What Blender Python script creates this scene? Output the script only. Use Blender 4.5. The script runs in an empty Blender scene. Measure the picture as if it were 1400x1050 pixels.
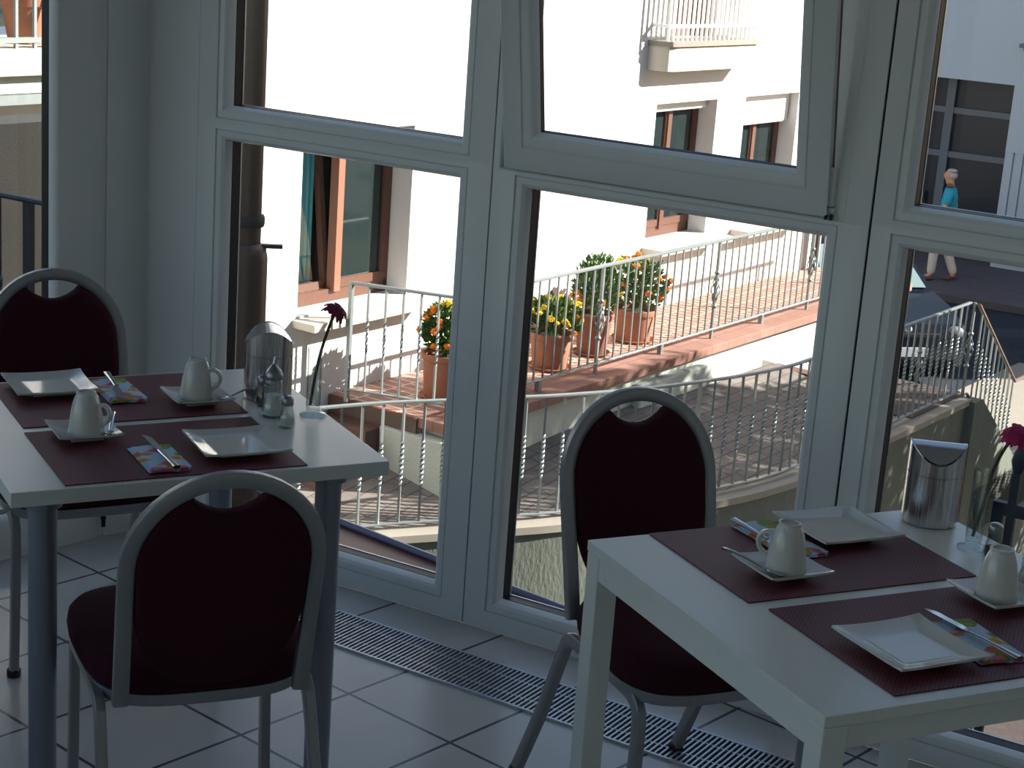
import bpy, bmesh, math, random
from mathutils import Vector, Matrix
random.seed(7)
PI = math.pi
SC = bpy.context.scene
COL = SC.collection

# ------------------------------------------------------------------ materials
def lin(c):
    return tuple((x / 12.92 if x <= 0.04045 else ((x + 0.055) / 1.055) ** 2.4) for x in (v / 255 for v in c))

def mat(name, rgb, rough=0.5, metal=0.0, var=0.0, vscale=8.0, bump=0.0, bscale=60.0, spec=0.5, sheen=0.0, stretch=None):
    m = bpy.data.materials.new(name); m.use_nodes = True
    nt = m.node_tree; b = nt.nodes['Principled BSDF']
    col = (*lin(rgb), 1)
    b.inputs['Base Color'].default_value = col
    b.inputs['Roughness'].default_value = rough
    b.inputs['Metallic'].default_value = metal
    b.inputs['Specular IOR Level'].default_value = spec
    if sheen:
        b.inputs['Sheen Weight'].default_value = sheen
    if var or bump:
        tc = nt.nodes.new('ShaderNodeTexCoord'); vec = tc.outputs['Object']
        if stretch:
            mp = nt.nodes.new('ShaderNodeMapping'); mp.inputs['Scale'].default_value = stretch
            nt.links.new(vec, mp.inputs['Vector']); vec = mp.outputs['Vector']
    if var:
        n = nt.nodes.new('ShaderNodeTexNoise'); n.inputs['Scale'].default_value = vscale; n.inputs['Detail'].default_value = 5
        nt.links.new(vec, n.inputs['Vector'])
        mx = nt.nodes.new('ShaderNodeMixRGB')
        mx.inputs[1].default_value = (*[max(0, c * (1 - var)) for c in col[:3]], 1)
        mx.inputs[2].default_value = (*[min(1, c * (1 + var)) for c in col[:3]], 1)
        nt.links.new(n.outputs['Fac'], mx.inputs[0]); nt.links.new(mx.outputs[0], b.inputs['Base Color'])
    if bump:
        n2 = nt.nodes.new('ShaderNodeTexNoise'); n2.inputs['Scale'].default_value = bscale; n2.inputs['Detail'].default_value = 6
        nt.links.new(vec, n2.inputs['Vector'])
        bp = nt.nodes.new('ShaderNodeBump'); bp.inputs['Strength'].default_value = bump; bp.inputs['Distance'].default_value = 0.02
        nt.links.new(n2.outputs['Fac'], bp.inputs['Height']); nt.links.new(bp.outputs[0], b.inputs['Normal'])
    return m

def brick_mat(name, c1, c2, cm, bw, rh, mortar, rough=0.8, offset=0.5, bump=0.2, var=0.0, rotx=0.0, rotz=0.0, vscale=6):
    m = bpy.data.materials.new(name); m.use_nodes = True
    nt = m.node_tree; b = nt.nodes['Principled BSDF']; b.inputs['Roughness'].default_value = rough
    tc = nt.nodes.new('ShaderNodeTexCoord'); mp = nt.nodes.new('ShaderNodeMapping')
    mp.inputs['Rotation'].default_value = (rotx, 0, rotz)
    nt.links.new(tc.outputs['Object'], mp.inputs['Vector'])
    bt = nt.nodes.new('ShaderNodeTexBrick'); bt.offset = offset; bt.inputs['Scale'].default_value = 1
    bt.inputs['Brick Width'].default_value = bw; bt.inputs['Row Height'].default_value = rh
    bt.inputs['Mortar Size'].default_value = mortar; bt.inputs['Mortar Smooth'].default_value = 0.1
    bt.inputs['Color1'].default_value = (*lin(c1), 1); bt.inputs['Color2'].default_value = (*lin(c2), 1); bt.inputs['Mortar'].default_value = (*lin(cm), 1)
    nt.links.new(mp.outputs[0], bt.inputs['Vector'])
    out = bt.outputs['Color']
    if var:
        n = nt.nodes.new('ShaderNodeTexNoise'); n.inputs['Scale'].default_value = vscale; n.inputs['Detail'].default_value = 6
        nt.links.new(tc.outputs['Object'], n.inputs['Vector'])
        mr = nt.nodes.new('ShaderNodeMapRange'); mr.inputs[1].default_value = 0.3; mr.inputs[2].default_value = 0.7
        mr.inputs[3].default_value = 1 - var; mr.inputs[4].default_value = 1 + var
        nt.links.new(n.outputs['Fac'], mr.inputs[0])
        mx = nt.nodes.new('ShaderNodeVectorMath'); mx.operation = 'SCALE'
        nt.links.new(out, mx.inputs[0]); nt.links.new(mr.outputs[0], mx.inputs['Scale']); out = mx.outputs[0]
    nt.links.new(out, b.inputs['Base Color'])
    bp = nt.nodes.new('ShaderNodeBump'); bp.inputs['Strength'].default_value = bump; bp.inputs['Distance'].default_value = 0.01; bp.invert = True
    nt.links.new(bt.outputs['Fac'], bp.inputs['Height']); nt.links.new(bp.outputs[0], b.inputs['Normal'])
    return m

def pane_mat(name, tint=(1, 1, 1), refl=0.04, edge=False):
    m = bpy.data.materials.new(name); m.use_nodes = True
    nt = m.node_tree; nt.nodes.remove(nt.nodes['Principled BSDF'])
    o = nt.nodes['Material Output']
    t = nt.nodes.new('ShaderNodeBsdfTransparent'); t.inputs[0].default_value = (*tint, 1)
    if edge:
        lw = nt.nodes.new('ShaderNodeLayerWeight'); lw.inputs[0].default_value = 0.5
        p2 = nt.nodes.new('ShaderNodeMath'); p2.operation = 'POWER'; p2.inputs[1].default_value = 3.0
        cm = nt.nodes.new('ShaderNodeMixRGB'); cm.inputs[1].default_value = (*tint, 1); cm.inputs[2].default_value = (0.30, 0.36, 0.36, 1)
        nt.links.new(lw.outputs['Facing'], p2.inputs[0]); nt.links.new(p2.outputs[0], cm.inputs[0]); nt.links.new(cm.outputs[0], t.inputs[0])
    g = nt.nodes.new('ShaderNodeBsdfGlossy'); g.inputs['Roughness'].default_value = 0.02
    fr = nt.nodes.new('ShaderNodeLayerWeight'); fr.inputs[0].default_value = 0.5
    pw = nt.nodes.new('ShaderNodeMath'); pw.operation = 'POWER'; pw.inputs[1].default_value = 4.0
    ma = nt.nodes.new('ShaderNodeMath'); ma.operation = 'MULTIPLY_ADD'; ma.inputs[1].default_value = 0.6; ma.inputs[2].default_value = refl
    nt.links.new(fr.outputs['Facing'], pw.inputs[0]); nt.links.new(pw.outputs[0], ma.inputs[0])
    mx = nt.nodes.new('ShaderNodeMixShader')
    nt.links.new(ma.outputs[0], mx.inputs[0]); nt.links.new(t.outputs[0], mx.inputs[1]); nt.links.new(g.outputs[0], mx.inputs[2])
    nt.links.new(mx.outputs[0], o.inputs[0])
    return m

def glass_mat(name, rough=0.0, col=(1, 1, 1)):
    m = bpy.data.materials.new(name); m.use_nodes = True
    b = m.node_tree.nodes['Principled BSDF']
    b.inputs['Base Color'].default_value = (*col, 1); b.inputs['Transmission Weight'].default_value = 1
    b.inputs['Roughness'].default_value = rough; b.inputs['IOR'].default_value = 1.45
    return m

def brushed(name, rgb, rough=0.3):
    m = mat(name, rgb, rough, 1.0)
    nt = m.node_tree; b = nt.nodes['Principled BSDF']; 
    reflect_ramp = nt.nodes.new('ShaderNodeValToRGB'); reflect_ramp.color_ramp.elements[0].color = (*[c * 0.72 for c in lin(rgb)], 1); reflect_ramp.color_ramp.elements[1].color = (*lin(rgb), 1); reflect_ramp.color_ramp.elements[0].position = 0.35; reflect_ramp.color_ramp.elements[1].position = 0.65  # window reflection streaks put into the colour over the brushed grain
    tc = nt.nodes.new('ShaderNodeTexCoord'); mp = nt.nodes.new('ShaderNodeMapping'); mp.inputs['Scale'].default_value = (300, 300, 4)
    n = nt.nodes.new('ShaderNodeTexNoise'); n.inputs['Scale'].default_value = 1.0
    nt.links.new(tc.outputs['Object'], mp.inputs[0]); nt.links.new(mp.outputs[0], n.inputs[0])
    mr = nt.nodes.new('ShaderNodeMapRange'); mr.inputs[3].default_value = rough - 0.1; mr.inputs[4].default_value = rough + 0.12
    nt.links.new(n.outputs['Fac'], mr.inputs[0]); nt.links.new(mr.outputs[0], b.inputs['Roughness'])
    nt.links.new(n.outputs['Fac'], reflect_ramp.inputs[0]); nt.links.new(reflect_ramp.outputs[0], b.inputs['Base Color'])
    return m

def weave(name, c1, c2, s=330):
    m = mat(name, c1, 0.55)
    nt = m.node_tree; b = nt.nodes['Principled BSDF']
    tc = nt.nodes.new('ShaderNodeTexCoord'); ck = nt.nodes.new('ShaderNodeTexChecker'); ck.inputs['Scale'].default_value = s
    ck.inputs['Color1'].default_value = (*lin(c1), 1); ck.inputs['Color2'].default_value = (*lin(c2), 1)
    nt.links.new(tc.outputs['Object'], ck.inputs[0]); nt.links.new(ck.outputs[0], b.inputs['Base Color'])
    bp = nt.nodes.new('ShaderNodeBump'); bp.inputs['Strength'].default_value = 0.25; bp.inputs['Distance'].default_value = 0.001
    nt.links.new(ck.outputs['Fac'], bp.inputs['Height']); nt.links.new(bp.outputs[0], b.inputs['Normal'])
    return m

def floral(name):
    m = mat(name, (190, 215, 235), 0.8)
    nt = m.node_tree; b = nt.nodes['Principled BSDF']
    tc = nt.nodes.new('ShaderNodeTexCoord')
    base = None
    prev = (*lin((178, 208, 232)), 1)
    last = None
    for (col, sc, w, th) in (((112, 150, 70), 20, 3.1, 0.585), ((214, 160, 60), 22, 9.4, 0.62), ((184, 96, 130), 20, 17.7, 0.625), ((212, 120, 60), 24, 25.2, 0.645)):
        n = nt.nodes.new('ShaderNodeTexNoise'); n.noise_dimensions = '4D'; n.inputs['Scale'].default_value = sc; n.inputs['W'].default_value = w; n.inputs['Detail'].default_value = 1
        nt.links.new(tc.outputs['Object'], n.inputs['Vector'])
        r = nt.nodes.new('ShaderNodeMapRange'); r.inputs[1].default_value = th - 0.02; r.inputs[2].default_value = th + 0.02
        nt.links.new(n.outputs['Fac'], r.inputs[0])
        mx = nt.nodes.new('ShaderNodeMixRGB'); mx.inputs[2].default_value = (*lin(col), 1)
        nt.links.new(r.outputs[0], mx.inputs[0])
        if last is None: mx.inputs[1].default_value = prev
        else: nt.links.new(last, mx.inputs[1])
        last = mx.outputs[0]
    nt.links.new(last, b.inputs['Base Color'])
    return m

M = dict(
    upvc=mat('white_upvc', (222, 226, 224), 0.35),
    gasket_and_jamb=mat('black_rubber_jamb_shade', (13, 15, 25), 0.5, spec=0.3),  # rubber seal plus outer jamb, whose shade is put into this colour
    alu=mat('bare_aluminium', (190, 195, 200), 0.35, 0.8),
    plaster=mat('interior_plaster', (232, 232, 228), 0.9, var=0.04, vscale=3),
    ceiling=mat('ceiling_paint', (238, 238, 234), 0.9),
    tabletop=mat('white_laminate', (212, 217, 212), 0.27, spec=0.8, var=0.03, vscale=40),
    tableedge=mat('cream_edge_band', (205, 202, 186), 0.45),
    tlegs=mat('silver_powder_coat', (128, 136, 148), 0.38, 0.5),
    chairmetal=mat('silver_chair_tube', (150, 153, 155), 0.38, 0.6),
    wine=mat('wine_upholstery', (58, 22, 33), 0.95, var=0.25, vscale=180, bump=0.3, bscale=500, spec=0.15),
    black=mat('black_plastic', (18, 18, 20), 0.5),
    mat_=weave('wine_woven_vinyl', (116, 46, 58), (62, 20, 32), 240),
    porcelain=mat('white_porcelain', (204, 206, 200), 0.10, spec=0.7),
    napkin=floral('floral_paper_napkin'),
    steel=mat('polished_steel', (190, 192, 196), 0.2, 1.0), cap=mat('satin_cap_steel', (150, 152, 156), 0.34, 1.0),
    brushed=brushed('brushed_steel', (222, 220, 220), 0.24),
    chrome=mat('chrome', (176, 180, 186), 0.2, 1.0),
    glass=glass_mat('clear_glass'),
    sugar=mat('white_sugar', (235, 235, 230), 0.9),
    pepper=mat('ground_pepper', (60, 48, 40), 0.9),
    petal=mat('crimson_petal', (120, 18, 62), 0.6, var=0.2, vscale=60),
    petal2=mat('magenta_petal', (168, 24, 92), 0.6, var=0.2, vscale=60),
    stem=mat('green_stem', (52, 62, 40), 0.7),
    pane=pane_mat('window_glass'), clear=pane_mat('clear_thin_glass', (0.93, 0.96, 0.95), 0.09, True),
    slat=mat('grille_aluminium', (196, 200, 206), 0.4, 0.6),
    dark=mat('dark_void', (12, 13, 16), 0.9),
    render=mat('white_render', (214, 213, 210), 0.9, var=0.02, vscale=2, bump=0.15, bscale=120),
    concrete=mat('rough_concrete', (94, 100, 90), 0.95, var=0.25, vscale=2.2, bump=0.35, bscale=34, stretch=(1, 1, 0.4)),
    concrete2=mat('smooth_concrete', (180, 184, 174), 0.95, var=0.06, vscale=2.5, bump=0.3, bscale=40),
    coping=mat('coping_stone', (142, 136, 124), 0.9, var=0.08, vscale=6),
    galv=mat('galvanised_steel', (132, 140, 140), 0.45, 0.5, var=0.12, vscale=20),
    rust=mat('rusty_handrail', (110, 92, 80), 0.6, 0.3, var=0.2, vscale=14),
    darkiron=mat('dark_iron', (40, 46, 58), 0.5, 0.4),
    terracotta=mat('terracotta', (164, 108, 82), 0.85, var=0.12, vscale=9),
    terracotta2=mat('dark_terracotta', (128, 82, 66), 0.85, var=0.12, vscale=9),
    soil=mat('potting_soil', (50, 38, 30), 0.95),
    leaf=mat('marigold_leaf', (80, 108, 52), 0.8, spec=0.15, var=0.35, vscale=30),
    leaf2=mat('grey_green_leaf', (98, 124, 80), 0.8, spec=0.15, var=0.3, vscale=30),
    treeleaf=mat('tree_leaf', (58, 92, 38), 0.7, var=0.3, vscale=9),
    bark=mat('bark', (84, 70, 58), 0.9, bump=0.5, bscale=30),
    orange=mat('orange_blossom', (240, 132, 14), 0.7, var=0.15, vscale=60),
    yellow=mat('yellow_blossom', (246, 206, 20), 0.7, var=0.1, vscale=60),
    wood=mat('reddish_wood_frame', (94, 60, 45), 0.5, var=0.15, vscale=6, stretch=(20, 20, 1)),
    shutter=mat('white_shutter', (230, 230, 226), 0.7),
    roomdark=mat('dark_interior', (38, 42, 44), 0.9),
    teal=mat('teal_curtain', (64, 148, 158), 0.85, var=0.15, vscale=12),
    winglass=mat('dim_window_glass', (34, 44, 44), 0.05, spec=0.35),
    sill=mat('stone_sill', (196, 188, 172), 0.85, var=0.06, vscale=8),
    pipe=mat('brown_zinc_pipe', (96, 82, 74), 0.4, 0.5, var=0.15, vscale=10, stretch=(1, 1, 14)),
    castiron=mat('cast_iron', (70, 70, 68), 0.6, 0.3),
    copper=mat('brown_copper_sheet', (98, 62, 52), 0.5, 0.4, var=0.15, vscale=4),
    zinc=mat('sky_tinted_zinc_roll', (98, 102, 124), 0.42, 0.6),  # blue of the reflected sky put into the base colour
    beige=mat('beige_render', (170, 160, 140), 0.95, var=0.06, vscale=2, bump=0.3, bscale=90),
    asphalt=mat('asphalt', (48, 54, 62), 0.9, spec=0.15, var=0.08, vscale=1.5),
    shopdark=mat('dark_shop_glass', (34, 40, 52), 0.3, spec=0.15),
    shopframe=mat('grey_shop_frame', (84, 92, 104), 0.5),
    siding=mat('pale_grey_siding', (176, 186, 196), 0.7),
    wallblue=mat('white_facade_render', (178, 188, 197), 0.9),
    carpaint=mat('dark_blue_car_paint', (26, 32, 44), 0.2, 0.4),
    carglass=mat('car_glass', (120, 140, 140), 0.05, spec=0.8),
    tyre=mat('tyre_rubber', (22, 22, 24), 0.8),
    plate=mat('pale_number_plate', (190, 200, 214), 0.4),
    skin=mat('skin', (196, 142, 118), 0.6),
    shirt=mat('turquoise_cotton', (38, 158, 182), 0.85),
    trouser=mat('cream_cotton', (206, 196, 180), 0.85),
    shoe=mat('brown_leather', (96, 62, 48), 0.6),
    hair=mat('grey_hair', (176, 172, 166), 0.9),
    curtainpink=mat('patterned_curtain', (120, 78, 74), 0.9, var=0.6, vscale=14),
    tile=brick_mat('pale_floor_tile', (190, 190, 184), (181, 182, 178), (66, 68, 72), 0.3225, 0.3225, 0.0045, 0.22, 0.0, 0.05, 0.05, vscale=5),
    paver=brick_mat('red_clay_pavers', (166, 124, 106), (152, 110, 94), (204, 182, 166), 0.11, 0.22, 0.010, 0.85, 0.5, 0.3, 0.1),
    copbrick=brick_mat('red_coping_brick', (150, 110, 96), (138, 98, 84), (112, 92, 84), 0.3, 0.5, 0.008, 0.85, 0.0, 0.3, 0.1),
    stepbrick=brick_mat('brown_step_brick', (108, 76, 62), (94, 64, 54), (92, 76, 66), 0.22, 0.075, 0.008, 0.85, 0.5, 0.3, 0.1, rotx=PI / 2),
    alley=brick_mat('grey_brown_pavers', (122, 114, 106), (108, 100, 94), (78, 74, 70), 0.22, 0.11, 0.006, 0.9, 0.5, 0.2, 0.14),
    sidewalk=brick_mat('reddish_grey_paving', (92, 82, 86), (84, 74, 78), (84, 78, 82), 0.3, 0.15, 0.006, 0.9, 0.5, 0.2, 0.1),
    court=brick_mat('brown_court_paving', (72, 60, 56), (66, 54, 50), (56, 48, 45), 0.2, 0.1, 0.006, 0.9, 0.5, 0.2, 0.1),
)

# ------------------------------------------------------------------ mesh helpers
def catmull(pts, n=8, closed=False):
    P = [Vector(p) for p in pts]; out = []
    N = len(P); rng = range(N if closed else N - 1)
    for i in rng:
        p0 = P[(i - 1) % N] if (closed or i > 0) else P[0]
        p1 = P[i]; p2 = P[(i + 1) % N]
        p3 = P[(i + 2) % N] if (closed or i + 2 < N) else P[-1]
        for k in range(n):
            t = k / n
            out.append(0.5 * ((2 * p1) + (-p0 + p2) * t + (2 * p0 - 5 * p1 + 4 * p2 - p3) * t * t + (-p0 + 3 * p1 - 3 * p2 + p3) * t ** 3))
    if not closed: out.append(P[-1])
    return out

class MB:
    def __init__(self): self.bm = bmesh.new()
    def box(self, c, s, rz=0.0, bevel=0.0, M4=None):
        r = bmesh.ops.create_cube(self.bm, size=1.0)
        vs = r['verts']
        mtx = Matrix.Translation(Vector(c)) @ Matrix.Rotation(rz, 4, 'Z') @ Matrix.Diagonal((s[0], s[1], s[2], 1))
        if M4 is not None: mtx = M4 @ mtx
        bmesh.ops.transform(self.bm, matrix=mtx, verts=vs)
        if bevel:
            es = list({e for v in vs for e in v.link_edges})
            bmesh.ops.bevel(self.bm, geom=es, offset=bevel, segments=2, affect='EDGES', profile=0.5)
        return self
    def bx(self, x0, x1, y0, y1, z0, z1, bevel=0.0):
        return self.box(((x0 + x1) / 2, (y0 + y1) / 2, (z0 + z1) / 2), (abs(x1 - x0), abs(y1 - y0), abs(z1 - z0)), 0, bevel)
    def rings(self, rings, closed_ring=True, cap0=True, cap1=True, loop=False):
        bm = self.bm
        R = [[bm.verts.new(p) for p in r] for r in rings]
        n = len(R[0]); m = len(R)
        for i in range(m if loop else m - 1):
            a, b = R[i], R[(i + 1) % m]
            for j in range(n if closed_ring else n - 1):
                k = (j + 1) % n
                try: bm.faces.new((a[j], a[k], b[k], b[j]))
                except ValueError: pass
        if not loop and closed_ring:
            if cap0: bm.faces.new(list(reversed(R[0])))
            if cap1: bm.faces.new(R[-1])
        return self
    def tube(self, pts, rx, ry=None, seg=10, up=(0, 0, 1), closed=False, caps=True, radii=None, sq=False):
        ry = ry or rx
        P = [Vector(p) for p in pts]; n = len(P); up = Vector(up)
        rs = []; prevx = None
        for i, p in enumerate(P):
            if closed: t = P[(i + 1) % n] - P[i - 1]
            elif i == 0: t = P[1] - P[0]
            elif i == n - 1: t = P[-1] - P[-2]
            else: t = (P[i + 1] - p).normalized() + (p - P[i - 1]).normalized()
            t.normalize()
            x = up - t * up.dot(t)
            if x.length < 0.15 and prevx is not None: x = prevx - t * prevx.dot(t)
            if x.length < 1e-4: x = t.orthogonal()
            x.normalize(); prevx = x; y = t.cross(x)
            k = radii[i] if radii else 1.0
            ring = []
            for j in range(seg):
                a = 2 * PI * j / seg
                ca, sa = math.cos(a), math.sin(a)
                if sq:
                    ca = math.copysign(abs(ca) ** 0.45, ca); sa = math.copysign(abs(sa) ** 0.45, sa)
                ring.append(p + x * (rx * k * ca) + y * (ry * k * sa))
            rs.append(ring)
        return self.rings(rs, True, caps, caps, loop=closed)
    def lathe(self, prof, seg=24, c=(0, 0, 0), cap0=True, cap1=True, sx=1, sy=1):
        c = Vector(c)
        rs = [[c + Vector((max(r, 1e-5) * sx * math.cos(2 * PI * j / seg), max(r, 1e-5) * sy * math.sin(2 * PI * j / seg), z)) for j in range(seg)] for r, z in prof]
        return self.rings(rs, True, cap0, cap1)
    def prism(self, poly, z0, z1):
        a = [self.bm.verts.new((x, y, z0)) for x, y in poly]; b = [self.bm.verts.new((x, y, z1)) for x, y in poly]
        n = len(poly)
        for i in range(n): self.bm.faces.new((a[i], a[(i + 1) % n], b[(i + 1) % n], b[i]))
        self.bm.faces.new(list(reversed(a))); self.bm.faces.new(b)
        return self
    def quad(self, a, b, c, d):
        self.bm.faces.new([self.bm.verts.new(p) for p in (a, b, c, d)]); return self
    def sphere(self, c, r, s=(1, 1, 1), u=12, v=8):
        q = bmesh.ops.create_uvsphere(self.bm, u_segments=u, v_segments=v, radius=r)
        bmesh.ops.transform(self.bm, matrix=Matrix.Translation(Vector(c)) @ Matrix.Diagonal((*s, 1)), verts=q['verts']); return self
    def xf(self, mtx):
        bmesh.ops.transform(self.bm, matrix=mtx, verts=self.bm.verts[:]); return self
    def build(self, name, m, parent=None, smooth=35, loc=None, rz=None):
        bmesh.ops.recalc_face_normals(self.bm, faces=self.bm.faces[:])
        me = bpy.data.meshes.new(name); self.bm.to_mesh(me); self.bm.free()
        me.materials.append(m)
        if smooth:
            for p in me.polygons: p.use_smooth = True
            try: me.set_sharp_from_angle(angle=math.radians(smooth))
            except Exception: pass
        o = bpy.data.objects.new(name, me); COL.objects.link(o)
        if parent is not None: o.parent = parent
        if loc is not None: o.location = loc
        if rz is not None: o.rotation_euler = (0, 0, rz)
        return o

def thing(name, label, cat, loc=(0, 0, 0), rz=0.0, group=None):
    o = bpy.data.objects.new(name, None); COL.objects.link(o)
    o.empty_display_size = 0.1
    o.location = loc; o.rotation_euler = (0, 0, rz)
    o['label'] = label; o['category'] = cat
    if group: o['group'] = group
    return o
def tag(o, label, cat, group=None, kind=None):
    o['label'] = label; o['category'] = cat
    if group: o['group'] = group
    if kind: o['kind'] = kind
    return o
def structure(o, label=None, cat=None):
    o['kind'] = 'structure'
    if label: o['label'] = label
    if cat: o['category'] = cat
    return o
def empty(name, loc=(0, 0, 0), rz=0.0):
    o = bpy.data.objects.new(name, None); COL.objects.link(o); o.location = loc; o.rotation_euler = (0, 0, rz); return o
def kids(o): return [c for c in COL.objects if c.parent == o]
def copy_tree(o, loc, rz, label, group=None):
    c = o.copy(); COL.objects.link(c); c.location = loc; c.rotation_euler = (0, 0, rz); c['label'] = label
    if group: c['group'] = group
    for ch in kids(o):
        d = ch.copy(); COL.objects.link(d); d.parent = c
        for g in kids(ch):
            e = g.copy(); COL.objects.link(e); e.parent = d
    return c

# ------------------------------------------------------------------ camera
cam = bpy.data.cameras.new('camera'); camo = bpy.data.objects.new('camera', cam); COL.objects.link(camo)
cam.sensor_width = 36; cam.lens = 2407.1 / 1400 * 36; cam.clip_start = 0.05; cam.clip_end = 300
r_ = Vector((0.99739, 0.018673, 0.069774)); d_ = Vector((0.072229, -0.257842, -0.963483)); f_ = Vector((0, 0.966007, -0.258517))
camo.matrix_world = Matrix.Translation((0, 0, 1.7703)) @ Matrix((r_, -d_, -f_)).transposed().to_4x4()
SC.camera = camo

# ------------------------------------------------------------------ frames of reference
T1 = (-0.843, 2.849, 0.493); T2 = (0.455, 2.192, 0.451)           # near left corners and turn of the two tables
def on(T, a, b, z=0.0):
    c, s = math.cos(T[2]), math.sin(T[2]); return (T[0] + a * c - b * s, T[1] + a * s + b * c, z)
SX, SY, AF = -0.085, 4.213, math.radians(-30)                      # facade: runs along u from here
def fac(u, n=0.0, z=0.0):                                          # n points outdoors
    return (SX + u * math.cos(AF) - n * math.sin(AF), SY + u * math.sin(AF) + n * math.cos(AF), z)
WX, WY, WA = -1.26, 13.0, math.radians(55.25)                      # white house across the alley: runs along s
def wal(s, off, z=0.0):                                            # off points towards us
    return (WX + s * math.cos(WA) + off * math.sin(WA), WY + s * math.sin(WA) - off * math.cos(WA), z)
WROOT = (WX, WY, 0)

# ------------------------------------------------------------------ the room
KX, KY = -1.029, 4.758; A1 = math.radians(47.7)
def dor(t, n=0.0, z=0.0):                                          # door plane, t runs from the corner to the left, n outdoors
    return (KX - t * math.cos(A1) - n * math.sin(A1), KY - t * math.sin(A1) + n * math.cos(A1), z)
W_END = 3.3
P_door_end = dor(1.25); P_fac_end = fac(W_END)
room = [P_door_end[:2], (KX, KY), P_fac_end[:2], (P_fac_end[0] + 0.3, -2.6), (-2.4, -2.6), (-2.4, P_door_end[1] - 0.35)]
FA = math.radians(-40.5); FO = (-0.325, 3.744)
def floc(x, y):
    dx, dy = x - FO[0], y - FO[1]; return (dx * math.cos(FA) + dy * math.sin(FA), -dx * math.sin(FA) + dy * math.cos(FA))
o = MB().prism([floc(*p) for p in room], -0.1, 0.0).build('floor', M['tile'], None, 0, (FO[0], FO[1], 0), FA); structure(o, 'pale ceramic tile floor with dark joints', 'floor')
o = MB().prism(room, 2.5, 2.6).build('ceiling', M['ceiling'], None, 0); structure(o, 'plain ceiling above the dining room', 'ceiling')
def wallseg(name, p, q, label, th=0.12, z0=0.0, z1=2.5):
    p = Vector(p); q = Vector(q); d = (q - p); L = d.length; a = math.atan2(d.y, d.x)
    o = MB().bx(0, L, 0, th, z0, z1).build(name, M['plaster'], None, 0, (p.x, p.y, 0), a)
    return structure(o, label, 'wall')
wallseg('wall_left', room[5], room[0], 'plain wall to the left of the glazed door')
pA, pB = Vector(room[4]), Vector(room[5])
L_side = (pB - pA).length; a_side = math.atan2(pB.y - pA.y, pB.x - pA.x)
o = MB().bx(0, L_side, 0, 0.12, 0, 0.55).bx(0, L_side, 0, 0.12, 2.40, 2.5).bx(0, 0.5, 0, 0.12, 0.55, 2.40).bx(L_side - 0.15, L_side, 0, 0.12, 0.55, 2.40).build('wall_side', M['plaster'], None, 0, (pA.x, pA.y, 0), a_side); structure(o, 'long side wall with an added window band', 'wall')
wallseg('wall_back', room[3], room[4], 'plain back wall behind the tables')
wallseg('wall_right', room[2], room[3], 'plain wall to the right of the glazing')

# ---- window frames.  profile: (e, n) e = distance outward from the clear opening, n = depth from the inner face
def ring(mb, u0, u1, z0, z1, wl, wr, wb, wt, prof, place):
    """mitred ring around the clear opening (u0..u1, z0..z1)"""
    R = []
    for (e, n) in prof:
        def ex(w): return w if e is None else e
        a, b, c, d = u0 - ex(wl), u1 + ex(wr), z0 - ex(wb), z1 + ex(wt)
        R.append([place(a, n, c), place(b, n, c), place(b, n, d), place(a, n, d)])
    mb.rings(R, True, False, False, loop=True)
FP = [(None, 0.068), (None, 0.002), (0.036, 0.0), (0.033, 0.0), (0.0315, 0.006), (0.030, 0.006), (0.0285, 0.002), (0.014, 0.003), (0.006, 0.009), (0.001, 0.022), (0.0, 0.030), (0.0, 0.034), (0.012, 0.036), (0.012, 0.068)]
GP = [(0.0, 0.032), (-0.001, 0.033), (-0.0005, 0.065), (0.0115, 0.0655), (0.0115, 0.034)]
SPC = [(-0.002, 0.065), (-0.002, 0.070), (0.0115, 0.070), (0.0115, 0.065)]
def unit(parent, u0, u1, z0, z1, wl, wr, wb, wt, place, frame_name='frame'):
    mb = MB(); ring(mb, u0, u1, z0, z1, wl, wr, wb, wt, FP, place); fr = mb.build(frame_name, M['upvc'], parent, 30)
    mb = MB(); ring(mb, u0, u1, z0, z1, wl, wr, wb, wt, GP, place); mb.build('gasket_and_jamb', M['gasket_and_jamb'], fr, 30)
    mb = MB(); ring(mb, u0, u1, z0, z1, wl, wr, wb, wt, SPC, place); mb.build('spacer_bar', M['alu'], fr, 30)
    e = 0.012
    mb = MB(); mb.quad(place(u0 - e, 0.046, z0 - e), place(u1 + e, 0.046, z0 - e), place(u1 + e, 0.046, z1 + e), place(u0 - e, 0.046, z1 + e))
    mb.build('glass_pane', M['pane'], parent, 0)
    return fr
ZT = 2.47
pl = lambda u, n, z: (u, n, z)
# unseen window band added in the side wall to let sky light in
w5 = structure(empty('fill_window_5', (pA.x, pA.y, 0), a_side), 'wide unseen window band added in the left side wall', 'window')
nw = 4; span = (L_side - 0.65) / nw
for i in range(nw): unit(w5, 0.5 + span * i + 0.07, 0.5 + span * (i + 1) - 0.07, 0.62, 2.33, 0.07, 0.07, 0.07, 0.07, pl)
# window_1 (left of the middle seam)
w1 = structure(empty('window_1', fac(0), AF), 'tall fixed window with transom, left of the middle mullion', 'window')
unit(w1, -0.825, -0.100, 0.082, 1.134, 0.095, 0.098, 0.082, 0.046, pl)
unit(w1, -0.825, -0.100, 1.227, 2.37, 0.095, 0.098, 0.047, 0.10, pl)
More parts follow.
